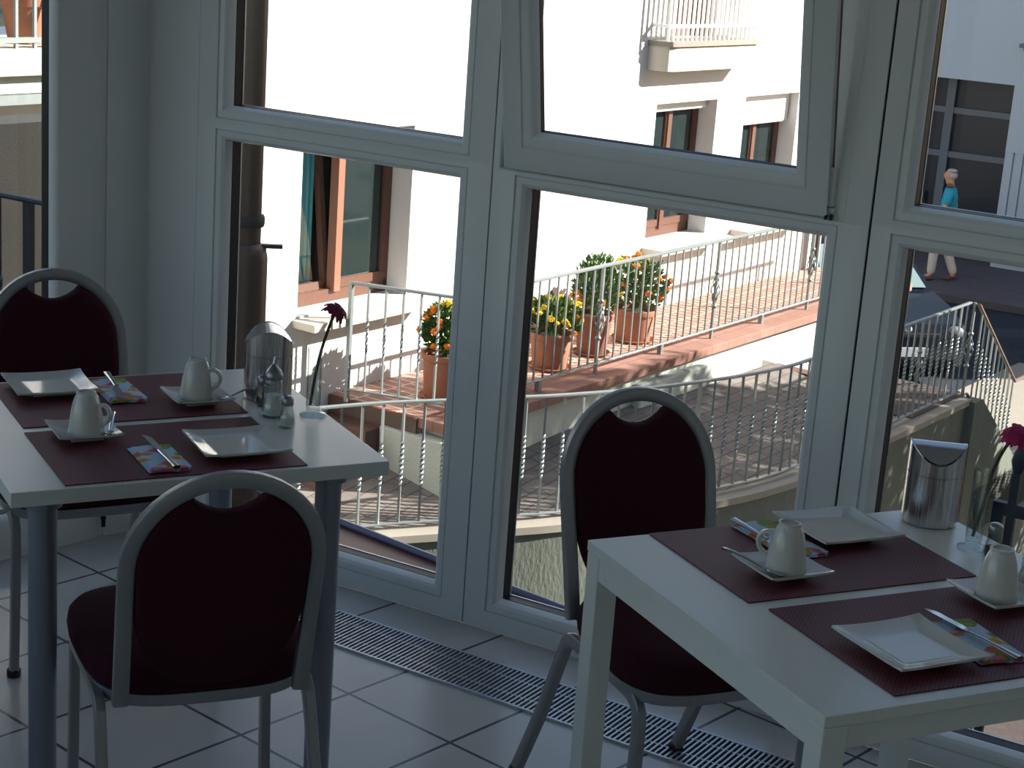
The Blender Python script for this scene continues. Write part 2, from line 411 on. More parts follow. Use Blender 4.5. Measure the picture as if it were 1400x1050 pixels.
# window_2 with the tilted sash above a fixed light
w2 = structure(empty('window_2', fac(0), AF), 'tall window with a tilted upper sash and fixed lower pane', 'window')
unit(w2, 0.098, 0.848, 0.082, 1.134, 0.096, 0.100, 0.082, 0.040, pl)
mb = MB()
ring(mb, 0.072, 0.818, 1.228, 2.33, 0.070, 0.130, 0.054, 0.14, [(None, 0.068), (None, 0.002), (0.053, 0.0), (0.050, 0.003), (0.049, 0.036), (0.0, 0.038), (0.0, 0.068)], pl)
mb.bx(0.868, 0.892, -0.0005, 0.03, 1.18, 2.40).bx(0.796, 0.868, 0.0375, 0.067, 1.20, 2.40)
mb.build('frame', M['upvc'], w2, 30)
tilt = math.radians(10.0)
def sash_place(u, n, z):
    zz = z - 1.186; nn = n - 0.022
    return (u, nn * math.cos(tilt) - zz * math.sin(tilt), 1.186 + zz * math.cos(tilt) + nn * math.sin(tilt))
SP = [(None, 0.046), (None, 0.004), (0.084, 0.0), (0.036, 0.0), (0.0345, 0.004), (0.032, 0.004), (0.030, 0.001), (0.014, 0.003), (0.006, 0.009), (0.0, 0.024), (0.0, 0.032), (0.014, 0.034), (0.014, 0.046)]
mb = MB(); ring(mb, 0.132, 0.776, 1.277, 2.31, 0.088, 0.078, 0.091, 0.09, SP, sash_place); sash = mb.build('tilted_sash', M['upvc'], w2, 30)
mb = MB(); ring(mb, 0.132, 0.776, 1.277, 2.31, 0.1, 0.1, 0.1, 0.1, [(0.0, 0.030), (-0.001, 0.031), (-0.0005, 0.047), (0.0135, 0.0475), (0.0135, 0.032)], sash_place); mb.build('gasket_and_jamb', M['gasket_and_jamb'], sash, 30)
mb = MB(); mb.quad(*[sash_place(u, 0.040, z) for u, z in ((0.12, 1.265), (0.788, 1.265), (0.788, 2.322), (0.12, 2.322))]); mb.build('glass_pane', M['pane'], sash, 0)
# brown weather seal seen on the edge of the sash
mb = MB(); ring(mb, 0.132, 0.776, 1.277, 2.31, 0.0895, 0.0795, 0.0925, 0.0915, [(None, 0.036), (None, 0.043), (0.07, 0.043), (0.07, 0.036)], sash_place); mb.build('weather_seal', mat('brown_seal', (132, 98, 78), 0.7), sash, 0)
hg = MB().bx(0.852, 0.868, -0.016, 0.004, 1.206, 1.290, 0.003).bx(0.854, 0.872, -0.012, 0.004, 1.190, 1.204, 0.003).build('sash_hinge', M['upvc'], w2, 30)
MB().lathe([(0.004, 0), (0.004, 0.012)], 10, (0.857, -0.018, 1.178)).lathe([(0.004, 0), (0.004, 0.012)], 10, (0.868, -0.018, 1.178)).build('hinge_pin', M['black'], hg, 30)
# window_3 on the right
w3 = structure(empty('window_3', fac(0), AF), 'tall fixed window with transom, at the right edge', 'window')
unit(w3, 1.032, 1.92, 0.080, 1.135, 0.078, 0.08, 0.080, 0.046, pl)
unit(w3, 1.032, 1.92, 1.228, 2.37, 0.078, 0.08, 0.047, 0.10, pl)
w4 = structure(empty('window_4', fac(0), AF), 'tall fixed window with transom beyond the right edge', 'window')
unit(w4, 2.09, W_END - 0.1, 0.088, 1.135, 0.085, 0.08, 0.088, 0.046, pl)
unit(w4, 2.09, W_END - 0.1, 1.228, 2.37, 0.085, 0.08, 0.047, 0.10, pl)
for i, u in enumerate((-0.0005, 0.952, 2.003)):
    o = MB().bx(u - 0.02, u + 0.02, 0.010, 0.08, 0, ZT).build('trim_%d' % (i + 1), M['gasket_and_jamb'], None, 0, fac(0), AF); structure(o, 'dark joint between two window frames', 'trim')
# corner post between door and window_1
mb = MB()
sec = [fac(-0.9205, 0.0015)[:2], fac(-1.02, 0.0)[:2], fac(-1.075, 0.004)[:2], (KX, KY), dor(0.03, -0.004)[:2], dor(0.045, -0.012)[:2], dor(0.075, -0.018)[:2], dor(0.11, -0.016)[:2], dor(0.1375, -0.008)[:2], dor(0.1375, 0.09)[:2], dor(-0.1, 0.09)[:2], fac(-0.923, 0.09)[:2]]
o = mb.prism(sec, 0, 2.5).build('trim_corner', M['upvc'], None, 30); structure(o, 'rounded white corner post between door and window', 'trim')
# glazed door on the left, own frame along t
d1 = structure(empty('door_1', (KX, KY, 0), A1), 'white framed glazed door at the left edge', 'door')
dpl = lambda t, n, z: (-t, n, z)
DP = [(None, 0.085), (None, -0.004), (0.13, -0.010), (0.10, -0.015), (0.07, -0.016), (0.045, -0.013), (0.030, -0.010), (0.014, -0.005), (0.004, 0.006), (0.0, 0.022), (0.0, 0.034), (0.012, 0.036), (0.012, 0.085)]
mb = MB(); ring(mb, 0.290, 1.05, 0.112, 2.33, 0.152, 0.18, 0.108, 0.14, DP, dpl); fr = mb.build('frame', M['upvc'], d1, 40)
mb = MB(); ring(mb, 0.290, 1.05, 0.112, 2.33, 0.15, 0.15, 0.1, 0.1, GP, dpl); mb.build('gasket_and_jamb', M['gasket_and_jamb'], fr, 30)
mb = MB(); mb.quad(dpl(0.28, 0.046, 0.1), dpl(1.06, 0.046, 0.1), dpl(1.06, 0.046, 2.34), dpl(0.28, 0.046, 2.34)); mb.build('glass_pane', M['pane'], d1, 0)
MB().lathe([(0.006, 0.035), (0.006, 0.085)], 12, (-0.150, -0.026, 0)).lathe([(0.008, 0.057), (0.008, 0.063)], 12, (-0.150, -0.026, 0)).build('door_hinge', M['black'], d1, 30)
# facade head above the glazing
o = MB().bx(-1.1, W_END + 0.1, 0.0, 0.25, ZT, 2.8).build('wall_front', M['plaster'], None, 0, fac(0), AF); structure(o, 'wall strip above the glazing', 'wall')
o = MB().bx(-1.3, 0.15, 0.0, 0.2, ZT, 2.8).build('wall_door', M['plaster'], None, 0, (KX, KY, 0), A1); structure(o, 'wall strip above the glazed door', 'wall')

# ---- floor grille in front of the glazing
g0 = Vector((-0.62, 4.340, 0)); gdir = Vector((0.4665, -0.2845, 0)); ga = math.radians(-31.6)
gr = thing('floor_grille', 'slatted aluminium floor grille running along the glazed front', 'grille', (-0.395 + -0.3 * math.cos(ga), 4.219 - 0.3 * math.sin(ga), 0), ga)
GL = 2.3
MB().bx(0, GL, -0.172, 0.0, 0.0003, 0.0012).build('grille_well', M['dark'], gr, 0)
mb = MB()
mb.bx(0, GL, -0.006, 0.0, 0.0, 0.006); mb.bx(0, GL, -0.178, -0.172, 0.0, 0.006)
mb.build('grille_frame', M['slat'], gr, 0)
mb = MB(); x = 0.01
while x < GL:
    mb.bx(x, x + 0.0046, -0.171, -0.007, 0.0012, 0.0055); x += 0.0128
mb.build('grille_slats', M['slat'], gr, 0)
mb = MB()
for y in (-0.05, -0.125): mb.bx(0, GL, y - 0.0015, y + 0.0015, 0.001, 0.004)
mb.build('grille_rod', M['slat'], gr, 0)

# ------------------------------------------------------------------ tables
t1 = thing('dining_table', 'white square table on round silver legs, at the left', 'table', on(T1, 0, 0), T1[2])
MB().bx(0, 0.706, 0, 0.702, 0.722, 0.750, 0.0015).build('tabletop', M['tabletop'], t1, 0)
for a, b in ((0.062, 0.034), (0.598, 0.034), (0.062, 0.668), (0.598, 0.668)):
    lg = MB().lathe([(0.025, 0.004), (0.025, 0.7215)], 24, (a, b, 0)).build('leg', M['tlegs'], t1, 40)
    MB().lathe([(0.034, 0.712), (0.034, 0.7215)], 24, (a, b, 0)).build('leg_plate', M['tlegs'], lg, 40)
    MB().lathe([(0.026, 0.0), (0.026, 0.006)], 24, (a, b, 0)).build('leg_glide', M['black'], lg, 40)
t2 = thing('dining_table', 'white square table on square legs, at the right', 'table', on(T2, 0, 0), T2[2])
MB().bx(0, 0.722, 0, 0.705, 0.732, 0.750, 0.0012).build('tabletop', M['tabletop'], t2, 0)
for i in range(4):
    x0, x1, y0, y1 = ((0.006, 0.716, 0.012, 0.030), (0.006, 0.716, 0.675, 0.693), (0.003, 0.021, 0.006, 0.699), (0.701, 0.719, 0.006, 0.699))[i]
    MB().bx(x0, x1, y0, y1, 0.690, 0.7315, 0.001).build('apron', M['tabletop'], t2, 0)
for a in (0.0215, 0.7005):
    for b in (0.0215, 0.6835): MB().bx(a - 0.0205, a + 0.0205, b - 0.0205, b + 0.0205, 0.0, 0.7312, 0.002).build('leg', M['tabletop'], t2, 0)

# ------------------------------------------------------------------ chairs
H_, YT, YB, ZB, WM, WF, YF, ZR, YRB, YR = 0.84, -0.312, -0.205, 0.405, 0.163, 0.187, 0.140, 0.392, -0.148, -0.338
def back_y(z): return YB + (YT - YB) * ((z - ZB) / (H_ - ZB))
def make_chair(label):
    c = thing('banquet_chair', label, 'chair', group='wine red banquet chairs')
    # hoop
    pts = []; zc = H_ - WM
    for k in range(9): pts.append((-WM + 0.004 * (8 - k) / 8, ZB + (zc - ZB) * k / 9))
    for k in range(25):
        a = PI - PI * k / 24; pts.append((WM * math.cos(a), zc + WM * math.sin(a)))
    for k in range(9): pts.append((WM - 0.004 * k / 8, zc - (zc - ZB) * (k + 1) / 9))
    MB().tube([(x, back_y(z), z) for x, z in pts], 0.0105, 0.0145, 12, up=(0, 1, 0), sq=True).build('back_frame', M['chairmetal'], c, 40)
    # back pad with hand hole at the top
    ri = WM - 0.014
    out = []
    for k in range(15):                                             # right side up
        a = -0.12 + (1.12 + 0.12) * k / 14; out.append((ri * math.cos(a), zc + ri * math.sin(a)))
    x0, z0 = out[-1]
    for k in range(1, 12):                                          # scoop of the hand hole
        t = k / 12; out.append((x0 * (1 - 2 * t), z0 - 0.030 * math.sin(PI * t) ** 0.8))
    for k in range(15):
        a = PI - 1.12 + (1.12 + 0.12) * k / 14; out.append((ri * math.cos(a), zc + ri * math.sin(a)))
    zl = zc + ri * math.sin(-0.12)
    for k in range(1, 24):                                          # rounded lower end
        a = PI + PI * k / 24; out.append((ri * 0.995 * math.copysign(abs(math.cos(a)) ** 0.75, math.cos(a)), zl - 0.225 * abs(math.sin(a)) ** 0.75 * 1.0))
    cx, cz = 0, 0.63
    def lay(k, dy): return [((x - cx) * k + cx, back_y(cz + (z - cz) * k) + dy, (z - cz) * k + cz) for x, z in out]
    MB().rings([lay(0.93, -0.020), lay(0.97, -0.017), lay(1.0, -0.008), lay(1.0, 0.010), lay(0.97, 0.021), lay(0.90, 0.027)]).build('backrest', M['wine'], c, 60)
    # seat
    def outl(k, z, n=40):
        r = []
        for j in range(n):
            a = 2 * PI * j / n; ca, sa = math.cos(a), math.sin(a)
            x = math.copysign(abs(ca) ** 0.55, ca); y = math.copysign(abs(sa) ** 0.55, sa)
            w = 0.205 + 0.012 * y
            r.append((x * w * k, -0.004 + y * 0.198 * k, z))
        return r
    MB().rings([outl(0.965, 0.408), outl(1.0, 0.418), outl(1.012, 0.436), outl(1.0, 0.456), outl(0.95, 0.469), outl(0.8, 0.477), outl(0.4, 0.481)]).build('seat', M['wine'], c, 60)
    MB().rings([outl(0.93, 0.386), outl(0.97, 0.386), outl(0.985, 0.395), outl(0.985, 0.4085), outl(0.93, 0.4085)]).build('seat_frame', M['chairmetal'], c, 40)
    for s in (-1, 1):
        for k in (0, 1):
            if k:   P = [(s * WF, -0.005, ZR), (s * WF, 0.06, ZR), (s * WF, YF - 0.035, ZR - 0.003), (s * WF, YF - 0.008, ZR - 0.016), (s * WF, YF + 0.004, ZR - 0.045), (s * WF, YF + 0.004, 0.25), (s * (WF + 0.004), YF, 0.012)]
            else:   P = [(s * WF, -0.005, ZR), (s * WF, -0.06, ZR), (s * WF, YRB + 0.012, ZR - 0.003), (s * WF, YRB - 0.012, ZR - 0.014), (s * (WF + 0.001), YRB - 0.03, ZR - 0.045), (s * (WF + 0.003), YRB - 0.10, 0.19), (s * (WF + 0.008), YR, 0.012)]
            lg = MB().tube(catmull(P, 6), 0.0105, 0.0145, 12, up=(1, 0, 0), sq=True).build('leg', M['chairmetal'], c, 40)
            ex, ey = P[-1][0], P[-1][1]
            MB().lathe([(0.016, 0.0), (0.0165, 0.014), (0.015, 0.018)], 14, (ex, ey, 0)).build('foot_cap', M['black'], lg, 40)
            for zz, yy in ((0.30, None), (0.13, None)):
                pass
    return c
C0 = make_chair('wine red chair with its back to us, pushed in at the left table')
C0.location = (-0.567, 3.033, 0); C0.rotation_euler = (0, 0, 0.392)
copy_tree(C0, (0.387, 3.189, 0), 3.576, 'wine red chair facing us at the far side of the right table')
copy_tree(C0, (-0.991, 3.925, 0), 3.638, 'wine red chair facing us behind the left table, cut by the picture edge')

# ------------------------------------------------------------------ place mats
def placemat(T, a, b, w, d, label):
    o = MB().bx(0, w, 0, d, 0, 0.0022, 0.0006).build('placemat', M['mat_'], None, 0, on(T, a, b, 0.7502), T[2])
    return tag(o, label, 'placemat', 'wine red woven placemats')
placemat(T1, 0.096, 0.012, 0.45, 0.324, 'wine red placemat on the near half of the left table')
placemat(T1, 0.101, 0.366, 0.45, 0.322, 'wine red placemat on the far half of the left table')
placemat(T2, 0.135, 0.026, 0.45, 0.324, 'wine red placemat on the near half of the right table')
placemat(T2, 0.118, 0.381, 0.45, 0.322, 'wine red placemat on the far half of the right table')
ZM = 0.7526

# ------------------------------------------------------------------ crockery
def dish(mb, w, rise, base=0.004, flat=0.62, th=0.0038, n=20):
    def surf(x, y):
        m = max(abs(x), abs(y)); e = max(0, (m - flat) / (1 - flat))
        z = base + rise * e ** 1.2 + rise * 0.3 * (abs(x) * abs(y)) ** 3
        k = 1 - 0.035 * (1 - min(abs(x), abs(y)) ** 2) * (m ** 4)      # sides draw in a little between the corners
        return Vector((x * w / 2 * k, y * w / 2 * k, z))
    G = [[surf(-1 + 2 * i / n, -1 + 2 * j / n) for j in range(n + 1)] for i in range(n + 1)]
    bm = mb.bm
    top = [[bm.verts.new(p + Vector((0, 0, th))) for p in r] for r in G]; bot = [[bm.verts.new(p) for p in r] for r in G]
    for i in range(n):
        for j in range(n):
            bm.faces.new((top[i][j], top[i + 1][j], top[i + 1][j + 1], top[i][j + 1])); bm.faces.new((bot[i][j], bot[i][j + 1], bot[i + 1][j + 1], bot[i + 1][j]))
    edge = [(i, 0) for i in range(n)] + [(n, j) for j in range(n)] + [(i, n) for i in range(n, 0, -1)] + [(0, j) for j in range(n, 0, -1)]
    for k in range(len(edge)):
        a, b = edge[k], edge[(k + 1) % len(edge)]
        bm.faces.new((top[a[0]][a[1]], bot[a[0]][a[1]], bot[b[0]][b[1]], top[b[0]][b[1]]))
    return mb
def foot(mb, w, h):
    q = w / 2
    return mb.bx(-q, q, -q, q, 0, h)
plate_me = [None]
def plate(T, a, b, rz, label):
    o = foot(dish(MB(), 0.166, 0.0095, 0.005), 0.085, 0.006).build('square_plate', M['porcelain'], None, 50, on(T, a, b, ZM), T[2] + rz)
    return tag(o, label, 'plate', 'square white plates')
plate(T1, 0.208, 0.612, 0.0, 'square white plate on the far left placemat beside the chair')
plate(T1, 0.448, 0.133, -0.03, 'square white plate on the near right of the left table, catching a window reflection')
plate(T2, 0.450, 0.618, 0.0, 'square white plate at the far side of the right table beside the steel bin')
plate(T2, 0.248, 0.143, 0.03, 'square white plate nearest us on the right table')
def saucer(T, a, b, rz, label):
    o = foot(dish(MB(), 0.121, 0.010, 0.004, 0.5), 0.06, 0.005).build('square_saucer', M['porcelain'], None, 50, on(T, a, b, ZM), T[2] + rz)
    tag(o, label, 'saucer', 'square white saucers'); return o
saucer(T1, 0.475, 0.463, 0.02, 'square white saucer under the far cup of the left table')
saucer(T1, 0.196, 0.282, 0.0, 'square white saucer under the near cup of the left table')
saucer(T2, 0.241, 0.476, 0.02, 'square white saucer under the far cup of the right table')
saucer(T2, 0.528, 0.277, 0.0, 'square white saucer under the near cup of the right table, at the picture edge')
ZC = ZM + 0.0085
def cup(T, a, b, hdir, label):
    c = thing('coffee_cup', label, 'cup', on(T, a, b, ZC), hdir, 'white cups turned upside down')
    MB().lathe([(0.0335, 0.0), (0.0342, 0.001), (0.0335, 0.010), (0.0318, 0.026), (0.0292, 0.044), (0.0258, 0.060), (0.0222, 0.071), (0.0196, 0.0765), (0.0188, 0.078), (0.0188, 0.0825), (0.0170, 0.0832), (0.0155, 0.0825), (0.0150, 0.0795), (0.0, 0.0790)], 40).build('cup_body', M['porcelain'], c, 50)
    MB().tube(catmull([(0.0255, 0, 0.058), (0.036, 0, 0.061), (0.046, 0, 0.054), (0.0485, 0, 0.042), (0.044, 0, 0.030), (0.034, 0, 0.022), (0.0305, 0, 0.021)], 6), 0.0060, 0.0040, 10, up=(0, 1, 0)).build('handle', M['porcelain'], c, 60)
    return c
cup(T1, 0.474, 0.467, -0.05, 'white cup upside down on the far saucer of the left table')
cup(T1, 0.198, 0.273, -0.25, 'white cup upside down on the near saucer of the left table')
cup(T2, 0.243, 0.470, PI - 0.25, 'white cup upside down on the far saucer of the right table, handle to the left')
cup(T2, 0.520, 0.277, 0.95, 'white cup upside down at the right picture edge')
def spoon(T, a, b, rz, label, lean=0.0):
    mb = MB()
    P = [(0.0, 0, 0.004), (0.012, 0, 0.0015), (0.030, 0, 0.005), (0.060, 0, 0.0105), (0.090, 0, 0.014), (0.108, 0, 0.0135)]
    mb.tube(catmull(P[1:], 5), 0.0011, 0.0025, 8, up=(0, 0, 1), radii=[1.0 + 1.0 * (i / 20) for i in range(21)])
    mb.sphere((0.002, 0, 0.0035), 0.0155, (1.0, 0.66, 0.17), 16, 8)
    o = mb.build('teaspoon', M['steel'], None, 60, on(T, a, b, ZM + 0.011), rz)
    return tag(o, label, 'spoon', 'steel teaspoons')
spoon(T2, 0.211, 0.447, 2.42, 'teaspoon on the far saucer of the right table, handle out to the left')
spoon(T1, 0.517, 0.427, 0.95, 'teaspoon behind the far cup of the left table')
spoon(T1, 0.236, 0.247, 1.75, 'teaspoon behind the near cup of the left table')

# ------------------------------------------------------------------ napkins and knives
def napkin(T, a, b, rz, w, d, label, h=0.006, z=ZM):
    mb = MB()
    n = 10
    for L in range(3):
        z0 = L * h / 3; k = 1 - 0.02 * L
        rs = []
        G = [[Vector(((-0.5 + i / n) * w * k + 0.003 * L, (-0.5 + j / n) * d * k, z0 + 0.0012 * math.sin(5 * i / n + L) * math.cos(4 * j / n))) for j in range(n + 1)] for i in range(n + 1)]
        bm = mb.bm
        V = [[bm.verts.new(p) for p in r] for r in G]; V2 = [[bm.verts.new(p + Vector((0, 0, h / 3 * 0.8))) for p in r] for r in G]
        for i in range(n):
            for j in range(n):
                bm.faces.new((V[i][j], V[i][j + 1], V[i + 1][j + 1], V[i + 1][j])); bm.faces.new((V2[i][j], V2[i + 1][j], V2[i + 1][j + 1], V2[i][j + 1]))
        e = [(i, 0) for i in range(n)] + [(n, j) for j in range(n)] + [(i, n) for i in range(n, 0, -1)] + [(0, j) for j in range(n, 0, -1)]
        for q in range(len(e)):
            A, B = e[q], e[(q + 1) % len(e)]
            bm.faces.new((V[A[0]][A[1]], V[B[0]][B[1]], V2[B[0]][B[1]], V2[A[0]][A[1]]))
    o = mb.build('paper_napkin', M['napkin'], None, 50, on(T, a, b, z + 0.0015), T[2] + rz)
    return tag(o, label, 'napkin', 'folded floral paper napkins')
napkin(T1, 0.334, 0.568, 0.03, 0.074, 0.172, 'floral napkin beside the far plate of the left table')
napkin(T1, 0.289, 0.106, 0.0, 0.074, 0.150, 'floral napkin in front of the near cup of the left table')
napkin(T2, 0.322, 0.610, 0.06, 0.075, 0.178, 'floral napkin tucked under the far plate of the right table', 0.005)
napkin(T2, 0.370, 0.146, -0.10, 0.076, 0.155, 'floral napkin beside the nearest plate of the right table', 0.006, ZM + 0.0)
def knife(T, a, b, rz, label, z):
    k = thing('table_knife', label, 'knife', on(T, a, b, z), T[2] + rz, 'steel table knives')
    # runs along +y: handle from -0.105 to 0, blade to +0.10
    MB().tube(catmull([(0, -0.105, 0.0035), (0, -0.07, 0.004), (0, -0.03, 0.004), (0, 0.0, 0.0035)], 5), 0.0033, 0.0068, 10, up=(0, 0, 1), radii=[1.1 - 0.5 * (i / 15) for i in range(16)]).build('knife_handle', M['steel'], k, 60)
    rs = []
    for i in range(13):
        t = i / 12; y = -0.002 + 0.102 * t
        w = 0.0042 + 0.0068 * min(1, t * 5) if t < 0.7 else 0.011 * math.sqrt(max(0.0, 1 - ((t - 0.7) / 0.305) ** 2)) + 0.0005
        rs.append([(-0.004, y, 0.0030), (-0.004 + w * 1.35, y, 0.0026), (-0.004 + w * 1.35, y, 0.0030), (-0.004, y, 0.0045)])
    MB().rings(rs).build('blade', M['steel'], k, 30)
    return k
ZK = ZM + 0.0085
knife(T1, 0.335, 0.575, PI - 0.08, 'knife lying on the far napkin of the left table', ZK)
knife(T1, 0.297, 0.130, 0.02, 'knife lying on the near napkin of the left table', ZK)
knife(T2, 0.291, 0.598, PI + 0.03, 'knife beside the far cup of the right table', ZK - 0.001)
knife(T2, 0.371, 0.160, 0.09, 'knife lying on the napkin nearest us on the right table', ZK + 0.001)

# ------------------------------------------------------------------ table bins, shakers, vases
def table_bin(T, a, b, axis, label):
    c = thing('table_bin', label, 'bin', on(T, a, b, 0.7502), axis, 'brushed steel table bins')
    R = 0.0505; zp = 0.152; cc = 13.0; n = 64
    def rim(j, r=R):
        return zp - cc * (r * math.sin(2 * PI * j / n)) ** 2
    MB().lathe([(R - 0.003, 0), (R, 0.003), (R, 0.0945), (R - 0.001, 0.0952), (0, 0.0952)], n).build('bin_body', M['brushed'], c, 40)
    MB().lathe([(R + 0.0006, 0.0950), (R + 0.0006, 0.0966)], n, cap0=False, cap1=False).build('seam_ring', M['chrome'], c, 40)
    rs = []
    for r, f in ((R, 0.0), (R, 0.4), (R, 1.0), (R - 0.0022, 1.0), (R - 0.0022, 0.0)):
        rs.append([(r * math.cos(2 * PI * j / n), r * math.sin(2 * PI * j / n), 0.0966 + (rim(j) - 0.0966) * f) for j in range(n)])
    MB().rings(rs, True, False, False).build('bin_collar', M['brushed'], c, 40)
    r2 = R - 0.0034; rs = []
    for k in (1.0, 0.97, 0.85, 0.7, 0.55, 0.4, 0.25, 0.1, 0.01):
        rs.append([(r2 * k * math.cos(2 * PI * j / n), r2 * k * math.sin(2 * PI * j / n), zp - 0.001 - cc * (r2 * k * math.sin(2 * PI * j / n)) ** 2) for j in range(n)])
    MB().rings(rs, True, False, True).build('swing_lid', M['steel'], c, 60)
    return c
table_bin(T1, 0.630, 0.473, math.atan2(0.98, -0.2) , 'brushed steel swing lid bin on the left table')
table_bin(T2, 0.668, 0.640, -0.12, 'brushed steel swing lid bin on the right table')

def shaker(T, a, b, label, fill):
    c = thing('glass_shaker', label, 'shaker', on(T, a, b, 0.7502), 0, 'small glass shakers')
    MB().lathe([(0.0150, 0.0), (0.0168, 0.004), (0.0168, 0.010), (0.0150, 0.022), (0.0118, 0.036), (0.0110, 0.046), (0.0110, 0.052), (0.0095, 0.052), (0.0098, 0.040), (0.0130, 0.022), (0.0148, 0.010), (0.0135, 0.004), (0.0, 0.0035)], 24).build('glass_body', M['clear'], c, 60)
    MB().lathe([(0.0128, 0.0042), (0.0142, 0.010), (0.0127, 0.021), (0.0, 0.023)], 20).build('filling', fill, c, 60)
    MB().lathe([(0.0120, 0.046), (0.0124, 0.048), (0.0124, 0.058), (0.0108, 0.062), (0.0060, 0.0645), (0.0, 0.065)], 24).build('screw_cap', M['cap'], c, 50)
    return c
shaker(T1, 0.594, 0.257, 'salt shaker with chrome cap at the front of the left table cluster', M['sugar'])
shaker(T1, 0.600, 0.415, 'pepper shaker half hidden behind the sugar pourer on the left table', M['pepper'])
shaker(T2, 0.655, 0.448, 'pepper shaker with chrome cap behind the right cup', M['pepper'])
def pourer(T, a, b, rz, label):
    c = thing('sugar_pourer', label, 'sugar pourer', on(T, a, b, 0.7502), rz, 'glass sugar pourers')
    prof = [(0.0205, 0.0), (0.0225, 0.004), (0.0225, 0.014), (0.0200, 0.026), (0.0175, 0.034)]
    z = 0.036
    for i in range(5): prof += [(0.0185, z), (0.0185, z + 0.004), (0.0168, z + 0.006)]; z += 0.0085
    prof += [(0.0168, 0.080), (0.0150, 0.080), (0.0152, 0.036), (0.0180, 0.026), (0.0205, 0.012), (0.0190, 0.005), (0.0, 0.0045)]
    MB().lathe(prof, 32).build('glass_jar', M['clear'], c, 60)
    MB().lathe([(0.0185, 0.0052), (0.0200, 0.012), (0.0176, 0.026), (0.0146, 0.036), (0.0146, 0.046), (0.0, 0.048)], 24).build('filling', M['sugar'], c, 60)
    MB().lathe([(0.0180, 0.079), (0.0186, 0.081), (0.0186, 0.089), (0.0150, 0.096), (0.0095, 0.103), (0.0055, 0.108), (0.0040, 0.110)], 28).build('chrome_cone', M['cap'], c, 50)
    MB().tube([(0, 0, 0.108), (0.001, 0, 0.116), (0.004, 0, 0.124)], 0.0035, None, 10).build('spout', M['chrome'], c, 60)
    return c
pourer(T1, 0.592, 0.335, 1.0, 'ribbed glass sugar pourer with chrome cone in front of the left bin')
pourer(T2, 0.628, 0.318, 2.0, 'ribbed glass sugar pourer cut by the right picture edge')

def vase(T, a, b, label):
    c = thing('bud_vase', label, 'vase', on(T, a, b, 0.7502), 0, 'clear glass bud vases')
    MB().lathe([(0.0265, 0.0), (0.0270, 0.002), (0.0250, 0.004), (0.0150, 0.0065), (0.0125, 0.011), (0.0138, 0.016), (0.0148, 0.024), (0.0150, 0.142), (0.0143, 0.144), (0.0136, 0.142), (0.0134, 0.026), (0.0110, 0.020), (0.0, 0.019)], 32).build('vase_glass', M['clear'], c, 60)
    return c
vase(T1, 0.674, 0.322, 'slim glass bud vase at the corner of the left table')
vase(T2, 0.655, 0.500, 'slim glass bud vase beside the right steel bin')
def gerbera(path, tilt_axis, label, pm, npet=22, rad=0.026):
    base = Vector(path[0])
    c = thing('gerbera_flower', label, 'flower', base, 0)
    P = [Vector(p) - base for p in path]
    MB().tube(catmull(P, 8), 0.0031, None, 8, up=(1, 0, 0)).build('stem', M['stem'], c, 60)
    top = P[-1]; ax = Vector(tilt_axis).normalized()
    rot = Vector((0, 0, 1)).rotation_difference(ax).to_matrix().to_4x4()
    mtx = Matrix.Translation(top) @ rot
    MB().lathe([(0.002, -0.010), (0.006, -0.004), (0.0105, 0.002), (0.0110, 0.005), (0.0, 0.006)], 16).xf(mtx).build('calyx', M['stem'], c, 60)
    mb = MB()
    rnd = random.Random(len(label))
    for layer, (rr, z0) in enumerate(((rad, 0.004), (rad * 0.8, 0.0065), (rad * 0.5, 0.009))):
        nn = npet - 5 * layer
        for i in range(nn):
            a = 2 * PI * (i + 0.5 * layer) / nn + rnd.uniform(-0.06, 0.06)
            droop = rnd.uniform(-0.012, 0.004) - 0.004
            rs = []
            for k in range(6):
                t = k / 5; r = 0.005 + (rr * rnd.uniform(0.92, 1.08) - 0.005) * t
                w = 0.0036 * (0.6 + 0.9 * math.sin(PI * min(1, 0.25 + t * 0.72)))
                z = z0 + 0.004 * math.sin(PI * t) + droop * t * t
                d = Vector((math.cos(a), math.sin(a), 0)); s = Vector((-math.sin(a), math.cos(a), 0))
                pc = d * r + Vector((0, 0, z))
                rs.append([pc - s * w, pc + Vector((0, 0, -0.0008)), pc + s * w, pc + Vector((0, 0, 0.0008))])
            mb.rings(rs)
    mb.sphere((0, 0, 0.010), 0.007, (1, 1, 0.45), 12, 6)
    mb.xf(mtx).build('petals', pm, c, 60)
    return c
v1 = on(T1, 0.674, 0.322); v2 = on(T2, 0.655, 0.500)
gerbera([(v1[0] - 0.006, v1[1], 0.772), (v1[0] + 0.003, v1[1], 0.84), (v1[0] + 0.013, v1[1], 0.892), (v1[0] + 0.028, v1[1], 0.945), (v1[0] + 0.038, v1[1] - 0.004, 0.972)], (0.45, -0.25, 0.86), 'dark red gerbera leaning out of the left bud vase', M['petal'])
gerbera([(v2[0] - 0.002, v2[1], 0.772), (v2[0] + 0.010, v2[1], 0.84), (v2[0] + 0.016, v2[1], 0.890), (v2[0] + 0.031, v2[1], 0.935), (v2[0] + 0.048, v2[1], 0.960)], (-0.25, -0.45, 0.86), 'magenta gerbera leaning out of the right bud vase', M['petal2'], 24, 0.028)

